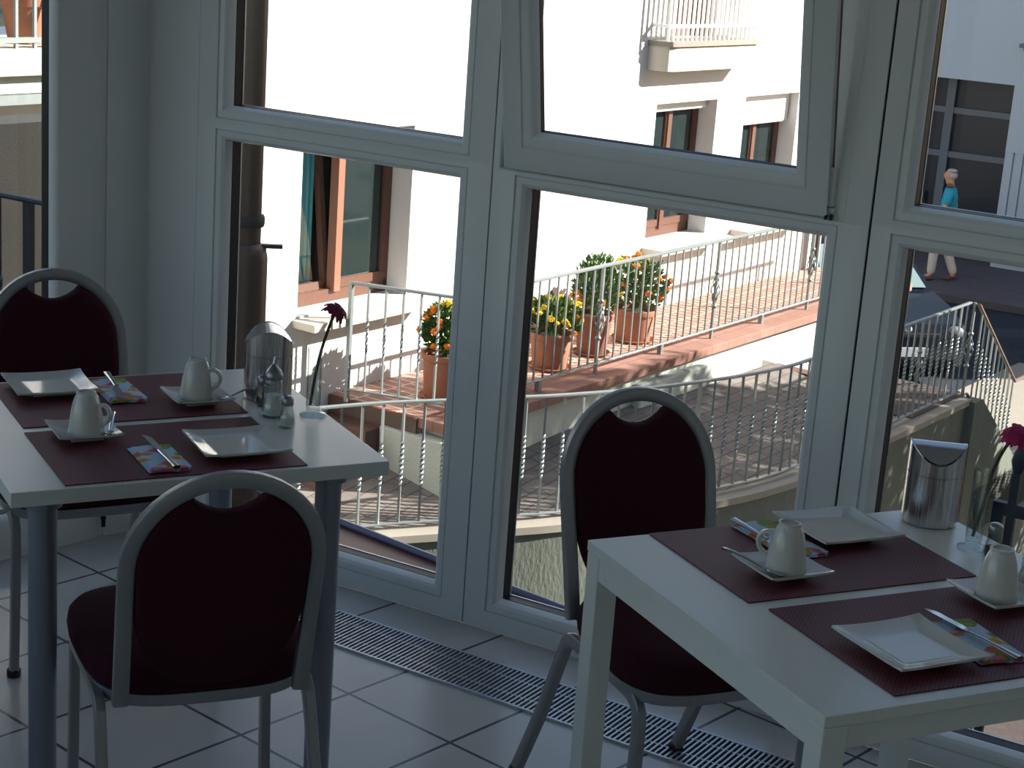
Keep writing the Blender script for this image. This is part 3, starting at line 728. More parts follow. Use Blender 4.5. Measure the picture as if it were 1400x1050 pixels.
# ================================================================== OUTDOORS
# ---- white house across the alley; local x along the wall, y away from us
house = thing('white_house', 'white rendered house with brown windows across the alley', 'house', WROOT, WA)
S0, S1, HZ0, HZ1 = -8.0, 8.1, -3.6, 3.2
wins = [(-0.60, 0.66, -1.19, 0.14), (4.235, 5.385, -1.19, 0.14), (5.965, 7.15, -1.19, 0.14)]
bdoor = (4.40, 5.25, 0.74, 2.75)
ldoor = (-4.6, -2.55, 0.80, 2.7)
ops = sorted(wins + [bdoor, ldoor])
DEP = 0.28
def wall_with_openings(mb, x0, x1, z0, z1, ops, depth):
    xs = sorted({x0, x1} | {o[0] for o in ops} | {o[1] for o in ops}); zs = sorted({z0, z1} | {o[2] for o in ops} | {o[3] for o in ops})
    bm = mb.bm; V = {}
    def v(x, y, z):
        k = (round(x, 4), round(y, 4), round(z, 4))
        if k not in V: V[k] = bm.verts.new(k)
        return V[k]
    for i in range(len(xs) - 1):
        for j in range(len(zs) - 1):
            cx, cz = (xs[i] + xs[i + 1]) / 2, (zs[j] + zs[j + 1]) / 2
            if any(o[0] < cx < o[1] and o[2] < cz < o[3] for o in ops): continue
            bm.faces.new((v(xs[i], 0, zs[j]), v(xs[i + 1], 0, zs[j]), v(xs[i + 1], 0, zs[j + 1]), v(xs[i], 0, zs[j + 1])))
    for a, b, c, d in ops:
        X = sorted(x for x in xs if a <= x <= b); Z = sorted(z for z in zs if c <= z <= d)
        for i in range(len(X) - 1):
            for z in (c, d): bm.faces.new((v(X[i], 0, z), v(X[i + 1], 0, z), v(X[i + 1], depth, z), v(X[i], depth, z)))
        for i in range(len(Z) - 1):
            for x in (a, b): bm.faces.new((v(x, 0, Z[i]), v(x, 0, Z[i + 1]), v(x, depth, Z[i + 1]), v(x, depth, Z[i])))
mb = MB(); wall_with_openings(mb, S0, S1, HZ0, HZ1, ops, DEP)
mb.quad((S1, 0, HZ0), (S1, 6, HZ0), (S1, 6, HZ1), (S1, 0, HZ1)); mb.quad((S0, 0, HZ1), (S1, 0, HZ1), (S1, 6, HZ1), (S0, 6, HZ1))
mb.quad((S0, 6, HZ0), (S1, 6, HZ0), (S1, 6, HZ1), (S0, 6, HZ1)); mb.quad((S0, 0, HZ0), (S0, 6, HZ0), (S0, 6, HZ1), (S0, 0, HZ1))
mb.build('wall', M['render'], house, 0)
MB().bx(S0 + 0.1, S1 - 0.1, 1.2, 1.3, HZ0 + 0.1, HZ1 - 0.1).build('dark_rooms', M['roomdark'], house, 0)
def casement(name_parent, x0, x1, z0, z1, y, fw=0.055, m=None):
    mb = MB(); mb.bx(x0, x1, y, y + 0.05, z0, z0 + fw * 1.25).bx(x0, x1, y, y + 0.05, z1 - fw, z1).bx(x0, x0 + fw, y, y + 0.05, z0 + fw, z1 - fw).bx(x1 - fw, x1, y, y + 0.05, z0 + fw, z1 - fw)
    s = mb.build('casement', m or M['wood'], name_parent, 0)
    MB().quad((x0 + fw, y + 0.02, z0 + fw), (x1 - fw, y + 0.02, z0 + fw), (x1 - fw, y + 0.02, z1 - fw), (x0 + fw, y + 0.02, z1 - fw)).build('pane', M['winglass'], s, 0)
    return s
def house_window(k, x0, x1, z0, z1, shutter):
    y = 0.20
    mb = MB(); f = 0.05
    mb.bx(x0, x1, y, y + 0.08, z0, z0 + 0.10).bx(x0, x1, y, y + 0.08, z1 - f, z1).bx(x0, x0 + f, y, y + 0.08, z0, z1).bx(x1 - f, x1, y, y + 0.08, z0, z1)
    w = mb.build('window', M['wood'], house, 0); w['label'] = ('brown window with teal curtain and tilted left sash', 'brown window with narrow white blind edge', 'brown window with white blind half down')[k]
    xm = (x0 + x1) / 2
    if k == 0:
        # left sash tilted into the room
        mb = MB(); fw = 0.055; a, b, c, d = x0 + f, xm, z0 + 0.1, z1 - f
        mb.bx(a, b, 0, 0.05, c, c + fw).bx(a, b, 0, 0.05, d - fw, d).bx(a, a + fw, 0, 0.05, c, d).bx(b - fw, b, 0, 0.05, c, d)
        mb.xf(Matrix.Translation((0, y + 0.05, c)) @ Matrix.Rotation(math.radians(-7), 4, 'X') @ Matrix.Translation((0, 0, -c)))
        cs = mb.build('casement', M['wood'], w, 0)
        MB().quad((a + fw, y + 0.075, c + fw), (b - fw, y + 0.075, c + fw), (b - fw, y + 0.19, d - fw), (a + fw, y + 0.19, d - fw)).build('pane', M['pane'], cs, 0)
        casement(w, xm, x1 - f, z0 + 0.1, z1 - f, y - 0.01)
        MB().bx(xm - 0.035, xm + 0.035, y - 0.03, y + 0.05, z0 + 0.08, z1 - f).build('mullion', mat('sunlit_wood_mullion', (138, 92, 72), 0.5), w, 0)  # same wood, lightened in colour where the sun falls
        mb = MB(); P = [(x0 + 0.22 + 0.36 * i / 40, y + 0.22 + 0.025 * math.sin(i * 1.1)) for i in range(41)]
        mb.rings([[(px_, py_, z0 + 0.02) for px_, py_ in P], [(px_, py_, z1 - 0.2) for px_, py_ in P]], False)
        mb.build('curtain', M['teal'], w, 60)
    else:
        casement(w, x0 + f, xm, z0 + 0.1, z1 - f, y - 0.01); casement(w, xm, x1 - f, z0 + 0.1, z1 - f, y - 0.01)
        MB().bx(xm - 0.035, xm + 0.035, y - 0.025, y + 0.05, z0 + 0.08, z1 - f).build('mullion', M['wood'], w, 0)
        MB().bx(x0 + 0.02, x1 - 0.02, y - 0.10, y - 0.05, z1 - shutter, z1 - 0.005, 0.008).build('roller_blind', M['shutter'], w, 0)
        MB().tube([(x0 + 0.02, y - 0.075, z1 - shutter), (x1 - 0.02, y - 0.075, z1 - shutter)], 0.018, None, 8).build('blind_rod', M['shutter'], w, 60)
    MB().bx(x0 - 0.05, x1 + 0.20, -0.22, y + 0.02, z0 - 0.075, z0 - 0.015, 0.006).build('window_sill', M['sill'], house, 0)
house_window(0, *wins[0], 0); house_window(1, *wins[1], 0.08); house_window(2, *wins[2], 0.30)
# french balcony over the middle window
mb = MB()
prof = [(4.0, 0.0), (4.0, -0.06), (4.02, -0.13), (4.06, -0.185), (4.14, -0.215), (5.66, -0.215), (5.66, 0.0)]
mb.prism(prof, 0.465, 0.69); bal = mb.build('balcony', M['sill'], house, 30); bal['label'] = 'cream balcony ledge with white railing above the middle window'
MB().prism([(3.98, 0.0), (4.0, -0.13), (4.06, -0.22), (4.14, -0.24), (5.70, -0.24), (5.70, 0)], 0.69, 0.735).build('ledge_tiles', M['coping'], bal, 30)
for z in (0.855, 1.62): MB().bx(4.02, 5.66, -0.19, -0.165, z, z + 0.03).bx(4.02, 4.045, -0.19, 0, z, z + 0.03).build('balcony_rail', M['shutter'], bal, 0)
for i in range(20):
    s = 4.03 + i * 0.0855
    MB().bx(s - 0.011, s + 0.011, -0.188, -0.167, 0.735, 1.62).build('balcony_bar', M['shutter'], bal, 0)
a, b, c, d = bdoor
mb = MB(); mb.bx(a, a + 0.06, 0.2, 0.28, c, d).bx(b - 0.10, b, 0.1, 0.28, c, d).bx(a, b, 0.2, 0.28, c, c + 0.08)
dr = mb.build('balcony_door', M['wood'], house, 0)
MB().bx(a + 0.06, b - 0.1, 0.22, 0.24, c + 0.08, d).build('door_curtain', M['curtainpink'], dr, 0)
# left balcony with deep floor
mb = MB(); mb.bx(-6.5, -2.2, -0.75, 0.0, 0.64, 0.74); lb = mb.build('balcony', M['concrete2'], house, 0); lb['label'] = 'deep balcony with flower pot at the upper left'
MB().bx(-6.5, -2.2, -0.82, 0.0, 0.74, 0.875, 0.01).build('ledge_tiles', M['sill'], lb, 0)
MB().bx(-6.5, -2.2, -0.79, -0.74, 0.585, 0.635).build('drip_gutter', M['galv'], lb, 0)
for z in (0.905, 1.70): MB().bx(-6.5, -2.25, -0.72, -0.69, z, z + 0.03).build('balcony_rail', M['galv'], lb, 0)
for i in range(30):
    s = -6.45 + i * 0.125
    MB().bx(s - 0.009, s + 0.009, -0.714, -0.696, 0.875, 1.70).build('balcony_bar', M['galv'], lb, 0)
a, b, c, d = ldoor
mb = MB(); mb.bx(a, b, 0.2, 0.26, c, c + 0.1).bx(a, a + 0.08, 0.2, 0.26, c, d).bx(b - 0.08, b, 0.2, 0.26, c, d)
dr = mb.build('balcony_door', mat('dark_blue_frame', (58, 72, 92), 0.5), house, 0)
MB().bx(a + 0.08, b - 0.08, 0.22, 0.24, c + 0.1, d).build('pane', M['winglass'], dr, 0)
# rain pipe at the far end of the house
dp = MB().tube([(7.78, -0.09, -1.9), (7.78, -0.09, 3.0)], 0.05, None, 14).build('downpipe', M['castiron'], house, 60)

# ---- raised brick walkway along the house
ZW = -1.84
wk = thing('raised_walkway', 'raised red brick walkway along the white house', 'walkway', WROOT, WA)
MB().bx(-0.20, 8.0, -0.86, -0.002, -3.6, ZW).build('walkway_paving', M['paver'], wk, 0)
MB().bx(-0.20, 8.02, -1.18, -0.86, ZW - 0.075, ZW + 0.004, 0.006).build('walkway_coping', M['copbrick'], wk, 0)
MB().bx(-0.12, 8.0, -1.10, -0.8605, -3.6, ZW - 0.075).build('retaining_wall', M['concrete2'], wk, 0)
MB().bx(-0.218, -0.2005, -0.86, -0.003, -3.6, ZW - 0.004).build('end_wall', M['stepbrick'], wk, 0)
MB().bx(-0.40, -0.2185, -0.54, -0.02, -3.6, ZW - 0.14, 0.005).build('end_step', M['stepbrick'], wk, 0)
MB().bx(-0.66, -0.40, -0.54, -0.02, -3.6, ZW - 0.26, 0.005).build('end_step', M['stepbrick'], wk, 0)
MB().bx(-0.92, -0.66, -0.54, -0.02, -3.6, ZW - 0.38, 0.005).build('end_step', M['stepbrick'], wk, 0)
MB().bx(-0.26, 0.20, -1.16, -0.55, -3.4, ZW - 0.12, 0.008).build('corner_pier', M['concrete2'], wk, 0)
MB().bx(2.4, 4.6, -1.19, -1.10, -3.0, -1.99, 0.02).build('wall_plinth', M['concrete2'], wk, 0)

# ---- railings
def twisted_bar(a, h, turns, lo, hi, seg=18, bulge=1.0):
    mb = MB(); rs = []
    zs = [0, lo] + [lo + (hi - lo) * (i + 1) / seg for i in range(seg)] + [h]
    for z in zs:
        t = min(1, max(0, (z - lo) / (hi - lo))); an = PI / 4 + turns * 2 * PI * t
        k = 1 + (bulge - 1) * math.sin(PI * t) ** 0.5 if 0 < t < 1 else 1
        rs.append([(a * 0.7071 * k * math.cos(an + j * PI / 2), a * 0.7071 * k * math.sin(an + j * PI / 2), z) for j in range(4)])
    return mb.rings(rs)
def newel(parent, loc, h, m):
    mb = twisted_bar(0.024, h, 0.0, 0.3 * h, 0.7 * h)
    o = mb.build('newel_post', m, parent, 25, loc)
    mb = MB()
    mb.sphere((0, 0, 0.33 * h), 0.027, (1, 1, 0.8), 10, 6).sphere((0, 0, 0.67 * h), 0.027, (1, 1, 0.8), 10, 6)
    for k in range(4):                                             # twisted basket
        P = [(0.034 * math.sin(PI * t / 8) * math.cos(k * PI / 2 + t * 0.55) + 0.006 * math.cos(k * PI / 2 + t * .55), 0.034 * math.sin(PI * t / 8) * math.sin(k * PI / 2 + t * 0.55) + 0.006 * math.sin(k * PI / 2 + t * .55), h * (0.36 + 0.28 * t / 8)) for t in range(9)]
        mb.tube(P, 0.006, None, 6)
    mb.build('twisted_basket', m, o, 50)
    return o
def bar_copy(proto, parent, loc, rz=0):
    o = proto.copy(); COL.objects.link(o); o.parent = parent; o.location = loc; o.rotation_euler = (0, 0, rz); return o

# upper railing on the walkway edge
ur = thing('upper_railing', 'galvanised railing along the edge of the raised brick walkway', 'railing', WROOT, WA)
YO = -1.02
MB().tube([(-0.02, YO, -0.935), (8.0, YO, -0.935)], 0.012, 0.022, 10, up=(0, 0, 1), sq=True).tube([(-0.02, YO, -0.935), (-0.27, -0.23, -0.935)], 0.012, 0.022, 10, sq=True).build('top_rail', M['galv'], ur, 40)
MB().tube([(-0.02, YO, -1.745), (8.0, YO, -1.745)], 0.008, 0.018, 8, sq=True).tube([(-0.02, YO, -1.745), (-0.27, -0.23, -1.745)], 0.008, 0.018, 8, sq=True).build('bottom_rail', M['galv'], ur, 40)
proto = None
for bay in range(5):
    x0 = bay * 1.92
    for i in range(1, 15):
        x = x0 + i * 0.128
        if x > 7.95: break
        if proto is None: proto = twisted_bar(0.013, 0.81, 0, 0.25, 0.55, 6).build('baluster', M['galv'], ur, 0, (x, YO, -1.745))
        else: bar_copy(proto, ur, (x, YO, -1.745))
twp = None
for i in range(1, 6):
    t = i / 6.0
    l = (-0.02 - 0.25 * t, YO + 0.79 * t, -1.745)
    if twp is None: twp = twisted_bar(0.014, 0.81, 1.5, 0.28, 0.56, 16, 1.25).build('baluster', M['galv'], ur, 0, l)
    else: bar_copy(twp, ur, l)
MB().bx(-0.285, -0.255, -0.245, -0.215, ZW, -0.925).build('end_post', M['galv'], ur, 0)
for x in (0.0, 1.92, 3.84, 5.76, 7.68): newel(ur, (x, YO, ZW + 0.004), 0.91, M['galv'])
for x in (1.1, 2.95, 4.8, 6.7):
    MB().bx(x - 0.02, x + 0.02, YO - 0.02, YO + 0.02, ZW, -1.745).build('rail_foot', M['galv'], ur, 0)

# alley terrace with retaining wall, curved then straight edge
edge = [(-3.2, 0.2), (-2.4, 0.55), (-1.7, 0.82), (-1.038, 1.11), (-0.6, 1.375), (-0.146, 1.661), (0.226, 1.878), (0.9, 2.19), (1.7, 2.44), (2.15, 2.53), (2.62, 2.57), (4.44, 2.575), (6.06, 2.575)]
E3 = [(p.x, p.y) for p in catmull([(a, b, 0) for a, b in edge], 5)]
ter = thing('alley_terrace', 'shaded paved alley terrace between the walkway and the lower railing', 'terrace', WROOT, WA)
mb = MB(); bm = mb.bm
def zter(off): return -2.16 - max(0, off - 1.10) * 0.19
rows = []
for s, off in E3:
    if s > 5.0: break
    near = [off - 0.02 - (off - 0.0) * k / 6 for k in range(7)]
    rows.append([bm.verts.new((s, -o_, -2.45 + min(0.29, (off - o_) * 0.197))) for o_ in near])
for i in range(len(rows) - 1):
    for j in range(6): bm.faces.new((rows[i][j], rows[i + 1][j], rows[i + 1][j + 1], rows[i][j + 1]))
mb.build('alley_paving', M['alley'], ter, 0)
MB().bx(4.9, 6.2, -2.6, -1.75, -3.6, -2.44).build('landing', M['court'], ter, 0)
MB().bx(4.93, 5.10, -1.75, -1.10, -3.6, -2.26, 0.005).build('edge_course', M['stepbrick'], ter, 0)
lw = []
def strip(E, off_in, off_out, z0, z1):
    rs = []
    for i, (s, o_) in enumerate(E):
        a = Vector(E[max(0, i - 1)]); b = Vector(E[min(len(E) - 1, i + 1)]); d = (b - a).normalized(); nrm = Vector((-d.y, d.x))
        p = Vector((s, o_)) + nrm * off_out; q = Vector((s, o_)) - nrm * off_in
        rs.append([(p.x, -p.y, z0), (p.x, -p.y, z1), (q.x, -q.y, z1), (q.x, -q.y, z0)])
    return MB().rings(rs)
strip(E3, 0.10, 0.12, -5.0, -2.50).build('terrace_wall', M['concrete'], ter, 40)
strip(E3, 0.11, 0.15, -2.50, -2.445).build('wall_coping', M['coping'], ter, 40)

lr = thing('lower_railing', 'galvanised railing with twisted bars curving along the alley terrace', 'railing', WROOT, WA)
ZL = -2.40; HL = 0.88
MB().tube([(s, -o_, ZL + HL) for s, o_ in E3], 0.010, 0.020, 10, sq=True).build('top_rail', M['galv'], lr, 40)
MB().tube([(s, -o_, ZL) for s, o_ in E3], 0.008, 0.018, 8, sq=True).build('bottom_rail', M['galv'], lr, 40)
acc = 0.0; lastp = Vector(E3[0]); nb = 0; twl = None
step = 0.152
need = step
for i in range(1, len(E3)):
    p = Vector(E3[i]); seg = (p - lastp).length; pos = 0.0
    while seg - pos >= need:
        pos += need; need = step; q = lastp + (p - lastp) * (pos / seg); nb += 1
        if q.x < -2.6: continue
        if nb % 12 == 9: newel(lr, (q.x, -q.y, ZL - 0.04), HL + 0.04, M['galv'])
        elif twl is None: twl = twisted_bar(0.016, HL, 2.2, 0.27, 0.60, 22, 1.45).build('baluster', M['galv'], lr, 0, (q.x, -q.y, ZL))
        else: bar_copy(twl, lr, (q.x, -q.y, ZL), 0.3 * nb)
    need -= (seg - pos); lastp = p

# stair going down to the street with its own railing
st = thing('outdoor_stair', 'concrete stair descending to the street beside the terrace', 'stair', WROOT, WA)
NS = 6; s0, s1 = 6.2, 7.75; zs0, zs1 = -2.44, -3.42
for i in range(NS):
    a = s0 + (s1 - s0) * i / NS; b = s0 + (s1 - s0) * (i + 1) / NS
    MB().bx(a, b, -2.62, -1.5, -3.6, zs0 - (zs0 - zs1) * (i + 1) / NS + 0.02).build('stair_step', M['coping'], st, 0)
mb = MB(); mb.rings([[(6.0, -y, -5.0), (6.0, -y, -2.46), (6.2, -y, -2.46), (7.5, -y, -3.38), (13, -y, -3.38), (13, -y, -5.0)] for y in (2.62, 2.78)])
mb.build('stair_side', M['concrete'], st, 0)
sr = thing('stair_railing', 'sloping railing with a worn brown handrail beside the outdoor stair', 'railing', WROOT, WA)
def slope(x): return ZL - max(0, x - 6.06) / 1.32 * 0.98
Ysr = -2.66
MB().tube([(6.06, Ysr, ZL + HL), (7.40, Ysr, slope(7.40) + HL), (8.3, Ysr, slope(7.40) + HL)], 0.012, 0.020, 10, sq=True).build('handrail', M['rust'], sr, 40)
MB().tube([(6.06, Ysr, ZL), (7.40, Ysr, slope(7.40))], 0.008, 0.016, 8, sq=True).build('bottom_rail', M['galv'], sr, 40)
newel(sr, (6.06, Ysr + 0.04, ZL - 0.04), HL + 0.05, M['galv'])
pr = None
for i in range(1, 11):
    x = 6.06 + i * 0.13
    if pr is None: pr = twisted_bar(0.015, HL, 2.0, 0.27, 0.60, 20, 1.4).build('baluster', M['galv'], sr, 0, (x, Ysr, slope(x)))
    else: bar_copy(pr, sr, (x, Ysr, slope(x)), 0.3 * i)

# ---- flower pots on the walkway
def leaf_cluster(mb, n, c, rx, ry, rz_, size, rnd, up=0.5):
    bm = mb.bm
    for _ in range(n):
        while True:
            p = Vector((rnd.uniform(-1, 1), rnd.uniform(-1, 1), rnd.uniform(-0.6, 1)))
            if 0.25 < p.length < 1: break
        q = Vector((c[0] + p.x * rx, c[1] + p.y * ry, c[2] + p.z * rz_))
        d = Vector((p.x + rnd.uniform(-.5, .5), p.y + rnd.uniform(-.5, .5), up + rnd.uniform(-.6, .6))).normalized()
        s = d.orthogonal().normalized(); s = Matrix.Rotation(rnd.uniform(0, 2 * PI), 3, d) @ s
        n_ = d.cross(s); L = size * rnd.uniform(0.6, 1.3); w = L * 0.28
        a = [q, q + d * L * 0.5 + s * w + n_ * w * 0.3, q + d * L, q + d * L * 0.5 - s * w + n_ * w * 0.3]
        bm.faces.new([bm.verts.new(x) for x in a])
def blossom_mesh():
    mb = MB()
    for k, (r, z, nn) in enumerate(((0.028, 0.0, 11), (0.021, 0.010, 9), (0.012, 0.018, 6))):
        rs0 = []
        for j in range(nn * 2):
            a = PI * j / nn + k * 0.3; rr = r * (1.0 if j % 2 else 0.78); rs0.append((rr * math.cos(a), rr * math.sin(a), z + (0.004 if j % 2 else 0.0)))
        mb.rings([[(x * 0.3, y * 0.3, z - 0.012) for x, y, _ in rs0], rs0, [(x * 0.55, y * 0.55, z + 0.010) for x, y, _ in rs0]])
    return mb
bl_proto = {}
def blossom(parent, loc, key, sc, rnd):
    if key not in bl_proto:
        o = blossom_mesh().build('blossom', M[key], parent, 50, loc); bl_proto[key] = o
    else:
        o = bl_proto[key].copy(); COL.objects.link(o); o.parent = parent; o.location = loc
    o.scale = (sc, sc, sc); o.rotation_euler = (rnd.uniform(-0.7, 0.7), rnd.uniform(-0.7, 0.7), rnd.uniform(0, 6))
    return o
def potted(s, off, rt, rb, h, label, pm, leafm, hh, rad, blooms, sauc, seed, cup_style=False, nleaf=620, tall=False):
    rnd = random.Random(seed)
    c = thing('potted_marigold', label, 'potted plant', wal(s, off, ZW + 0.002), WA, 'flower pots on the raised walkway')
    MB().lathe([(rb, 0.012 if sauc else 0), (rb + 0.005, 0.02), (rt - 0.012, h - 0.055), (rt, h - 0.052), (rt + 0.006, h - 0.03), (rt + 0.004, h - 0.004), (rt - 0.004, h), (rt - 0.018, h - 0.004), (rt - 0.024, h - 0.05), (0, h - 0.05)], 32).build('pot', pm, c, 40)
    MB().lathe([(rt - 0.022, h - 0.046), (0, h - 0.036)], 20, cap0=False).build('soil', M['soil'], c, 40)
    if sauc: MB().lathe([(rb + 0.02, 0), (rb + 0.045, 0.025), (rb + 0.040, 0.028), (rb + 0.02, 0.011), (0, 0.011)], 28).build('pot_saucer', pm, c, 40)
    mb = MB(); leaf_cluster(mb, nleaf, (0, 0, h + hh * 0.42), rad, rad, hh * 0.62, 0.066, rnd, 0.6 if not tall else 1.2)
    for _ in range(14):
        a = rnd.uniform(0, 2 * PI); r = rad * rnd.uniform(0.1, 0.7)
        mb.tube([(r * 0.25 * math.cos(a), r * 0.25 * math.sin(a), h - 0.04), (r * math.cos(a), r * math.sin(a), h + hh * rnd.uniform(0.5, 0.9))], 0.004, None, 5)
    mb.build('foliage', leafm, c, 0)
    for key, n, lo, hi in blooms:
        for _ in range(n):
            a = rnd.uniform(0, 2 * PI); zz = rnd.uniform(lo, hi) * 1.1
            rr = rad * math.sqrt(max(0.05, 1 - ((zz - 0.42) / 0.64) ** 2)) * rnd.uniform(1.0, 1.28)
            blossom(c, (rr * math.cos(a), rr * math.sin(a), h + hh * zz), key, rnd.uniform(0.95, 1.45), rnd)
    return c
potted(0.36, 0.64, 0.17, 0.135, 0.36, 'terracotta pot of orange marigolds at the end of the walkway', M['terracotta'], M['leaf'], 0.34, 0.16, [('orange', 30, 0.0, 1.0), ('yellow', 5, 0.6, 1.0)], True, 1)
potted(0.98, 0.74, 0.16, 0.12, 0.30, 'terracotta pot of orange and yellow marigolds next to the window mullion', M['terracotta2'], M['leaf'], 0.24, 0.17, [('orange', 20, 0.0, 0.9), ('yellow', 8, 0.3, 1.0)], True, 2)
potted(1.78, 0.66, 0.185, 0.14, 0.31, 'wide terracotta pot of mostly yellow marigolds', M['terracotta'], M['leaf'], 0.26, 0.22, [('yellow', 26, 0.2, 1.0), ('orange', 14, 0.0, 0.9)], True, 3)
potted(2.47, 0.62, 0.17, 0.12, 0.37, 'brown pot with a tall grey-green bush and few orange blooms', M['terracotta2'], M['leaf2'], 0.46, 0.19, [('orange', 9, 0.0, 0.45)], True, 4, nleaf=800, tall=True)
potted(3.20, 0.58, 0.20, 0.15, 0.30, 'terracotta pot of tall orange marigolds farthest along the walkway', M['terracotta'], M['leaf2'], 0.42, 0.25, [('orange', 34, 0.0, 1.0), ('yellow', 12, 0.3, 0.9)], True, 5, nleaf=900)
# pot on the left balcony
c = thing('balcony_pot', 'empty terracotta pot standing on the upper left balcony', 'flower pot', wal(-3.42, 0.45, 0.875), WA)
MB().lathe([(0.10, 0), (0.135, 0.20), (0.15, 0.21), (0.165, 0.30), (0.15, 0.31), (0.135, 0.28), (0, 0.26)], 28).build('pot', M['terracotta'], c, 40)
MB().lathe([(0.13, 0.285), (0, 0.29)], 20, cap0=False).build('soil', M['soil'], c, 40)

# ---- beige garden wall below the left balcony
o = MB().bx(-7.5, -3.75, -2.0, -1.76, -4.0, 0.69).build('garden_wall', M['beige'], None, 0, WROOT, WA); tag(o, 'beige rendered wall below the upper left balcony', 'wall')
# ---- landing outside the glazed door with dark railing
o = MB().bx(-1.5, 0.55, 0.1, 1.25, -0.25, -0.03).build('door_landing', M['concrete2'], None, 0, (KX - 0.25, KY, 0), A1); tag(o, 'concrete landing outside the glazed door', 'landing')
dr = thing('landing_railing', 'dark iron railing on the landing outside the glazed door', 'railing', (-1.10, 4.84, -0.03), AF + PI)
MB().tube([(0, 0, 0.90), (1.0, 0, 0.90)], 0.008, 0.018, 8, sq=True).build('top_rail', M['darkiron'], dr, 40)
MB().tube([(0, 0, 0.08), (1.0, 0, 0.08)], 0.008, 0.018, 8, sq=True).build('bottom_rail', M['darkiron'], dr, 40)
pb = None
for x in (0.05, 0.165, 0.28, 0.51, 0.625, 0.74, 0.97):
    if pb is None: pb = twisted_bar(0.014, 0.82, 2.0, 0.27, 0.60, 18, 1.5).build('baluster', M['darkiron'], dr, 0, (x, 0, 0.08))
    else: bar_copy(pb, dr, (x, 0, 0.08))
newel(dr, (0.385, 0, 0.0), 0.90, M['darkiron']); newel(dr, (0.86, 0, 0.0), 0.90, M['darkiron'])

# ---- rain pipe close outside window_1
rp = thing('rain_pipe', 'brown rain pipe with bracket just outside the left window', 'pipe', (-0.885, 5.6, -1.0))
MB().lathe([(0.042, 1.66), (0.042, 3.9)], 24).lathe([(0.047, 1.745), (0.047, 1.765)], 24).build('upper_pipe', M['pipe'], rp, 40)
MB().lathe([(0.066, -0.6), (0.066, 1.63), (0.060, 1.665), (0.044, 1.68)], 24).build('lower_pipe', M['pipe'], rp, 40)
MB().box((0.02, 0, 1.672), (0.185, 0.022, 0.012), 0.12).lathe([(0.050, 1.735), (0.053, 1.745), (0.053, 1.762), (0.050, 1.772)], 24).box((-0.055, 0.0, 1.752), (0.03, 0.025, 0.025)).build('pipe_bracket', M['castiron'], rp, 40)
mb = MB()
for z in (1.30, 1.22): mb.tube([(-0.066 + 0.0, 0.0, z), (-0.078, 0, z + 0.018), (-0.086, 0, z), (-0.078, 0, z - 0.018), (-0.066, 0, z)], 0.008, None, 8, up=(0, 1, 0))
mb.build('pipe_lug', M['castiron'], rp, 50)

# ---- sheet metal canopy below the glazing with rolled edge
roll = catmull([(-0.80, 5.47, 0), (-0.604, 5.310, 0), (-0.490, 5.216, 0), (-0.201, 4.970, 0), (0.0106, 4.791, 0), (0.186, 4.646, 0), (0.42, 4.44, 0), (0.60, 4.26, 0), (0.72, 4.08, 0)], 5)
cn = thing('sheet_metal_canopy', 'brown sheet metal canopy with rolled edge just below the windows', 'canopy', (0, 0, 0))
rs = []
for i, p in enumerate(roll):
    f = i / (len(roll) - 1)
    q = Vector(fac(-1.0 + 1.9 * f, 0.095))
    rs.append([(q.x, q.y, -0.10), (p.x, p.y, -0.125), (p.x, p.y, -0.14), (q.x, q.y, -0.14)])
MB().rings(rs).build('canopy_sheet', M['copper'], cn, 30)
MB().tube([(p.x, p.y, -0.120) for p in roll], 0.014, None, 14).build('rolled_edge', M['zinc'], cn, 60)
MB().tube([(p.x, p.y, -0.124) for p in [r - (r - Vector(fac(-1.0 + 1.9 * i / (len(roll) - 1), 0.095))) * 0.35 for i, r in enumerate(roll)]], 0.004, None, 8).build('standing_seam', M['copper'], cn, 60)

# ---- dark gate post outside window_3
gp = thing('gate_post', 'dark iron gate post with knobs outside the right window', 'post', (1.362, 4.5, -3.4), AF)
MB().bx(-0.011, 0.011, -0.011, 0.011, 0, 3.82).bx(-0.05, 0.5, -0.010, 0.010, 3.70, 3.735).bx(-0.05, -0.02, -0.012, 0.012, 2.9, 3.735).bx(-0.05, 0.5, -0.010, 0.010, 2.9, 2.93).build('post', M['darkiron'], gp, 0)
MB().lathe([(0.009, 3.815), (0.015, 3.83), (0.021, 3.855), (0.016, 3.88), (0.008, 3.895), (0.011, 3.90), (0.006, 3.92), (0, 3.93)], 16).build('finial', M['darkiron'], gp, 50)

# ---- grounds
o = MB().prism([wal(*p)[:2] for p in ((6.3, 2.78), (13, 2.78), (13, 25), (50, 25), (50, -25), (8.15, -25), (8.15, 1.2), (6.3, 1.2))][::-1], -3.9, -3.42).build('street_ground', M['asphalt'], None, 0); tag(o, 'dark asphalt street beyond the stair', 'street')
o = MB().prism([wal(-9, 0.3)[:2], wal(-3.2, 0.6)[:2], wal(0, 2.0)[:2], wal(2.6, 2.8)[:2], wal(13, 2.8)[:2], (12.5, 2.5), (4.0, 2.2), fac(-0.5, 0.35)[:2], (-3.5, 4)][::-1], -4.7, -4.6).build('court_paving', M['court'], None, 0, (0, 0, 0)); tag(o, 'brown paved court right below the windows', 'paving')
o = MB().prism([wal(7.5, 1.15)[:2], wal(12, 1.15)[:2], wal(12, 2.7)[:2], wal(7.5, 2.7)[:2]], -3.42, -3.395).build('pavement_patch', M['coping'], None, 0); tag(o, 'light paved strip at the foot of the stair', 'paving')
GX, GY = 6.42, 29.2
o = MB().bx(-9, 16, -2.85, 0.4, -3.42, -3.29, 0.02).build('sidewalk', M['sidewalk'], None, 0, (GX, GY, 0), AF); tag(o, 'reddish grey pavement across the street', 'sidewalk')

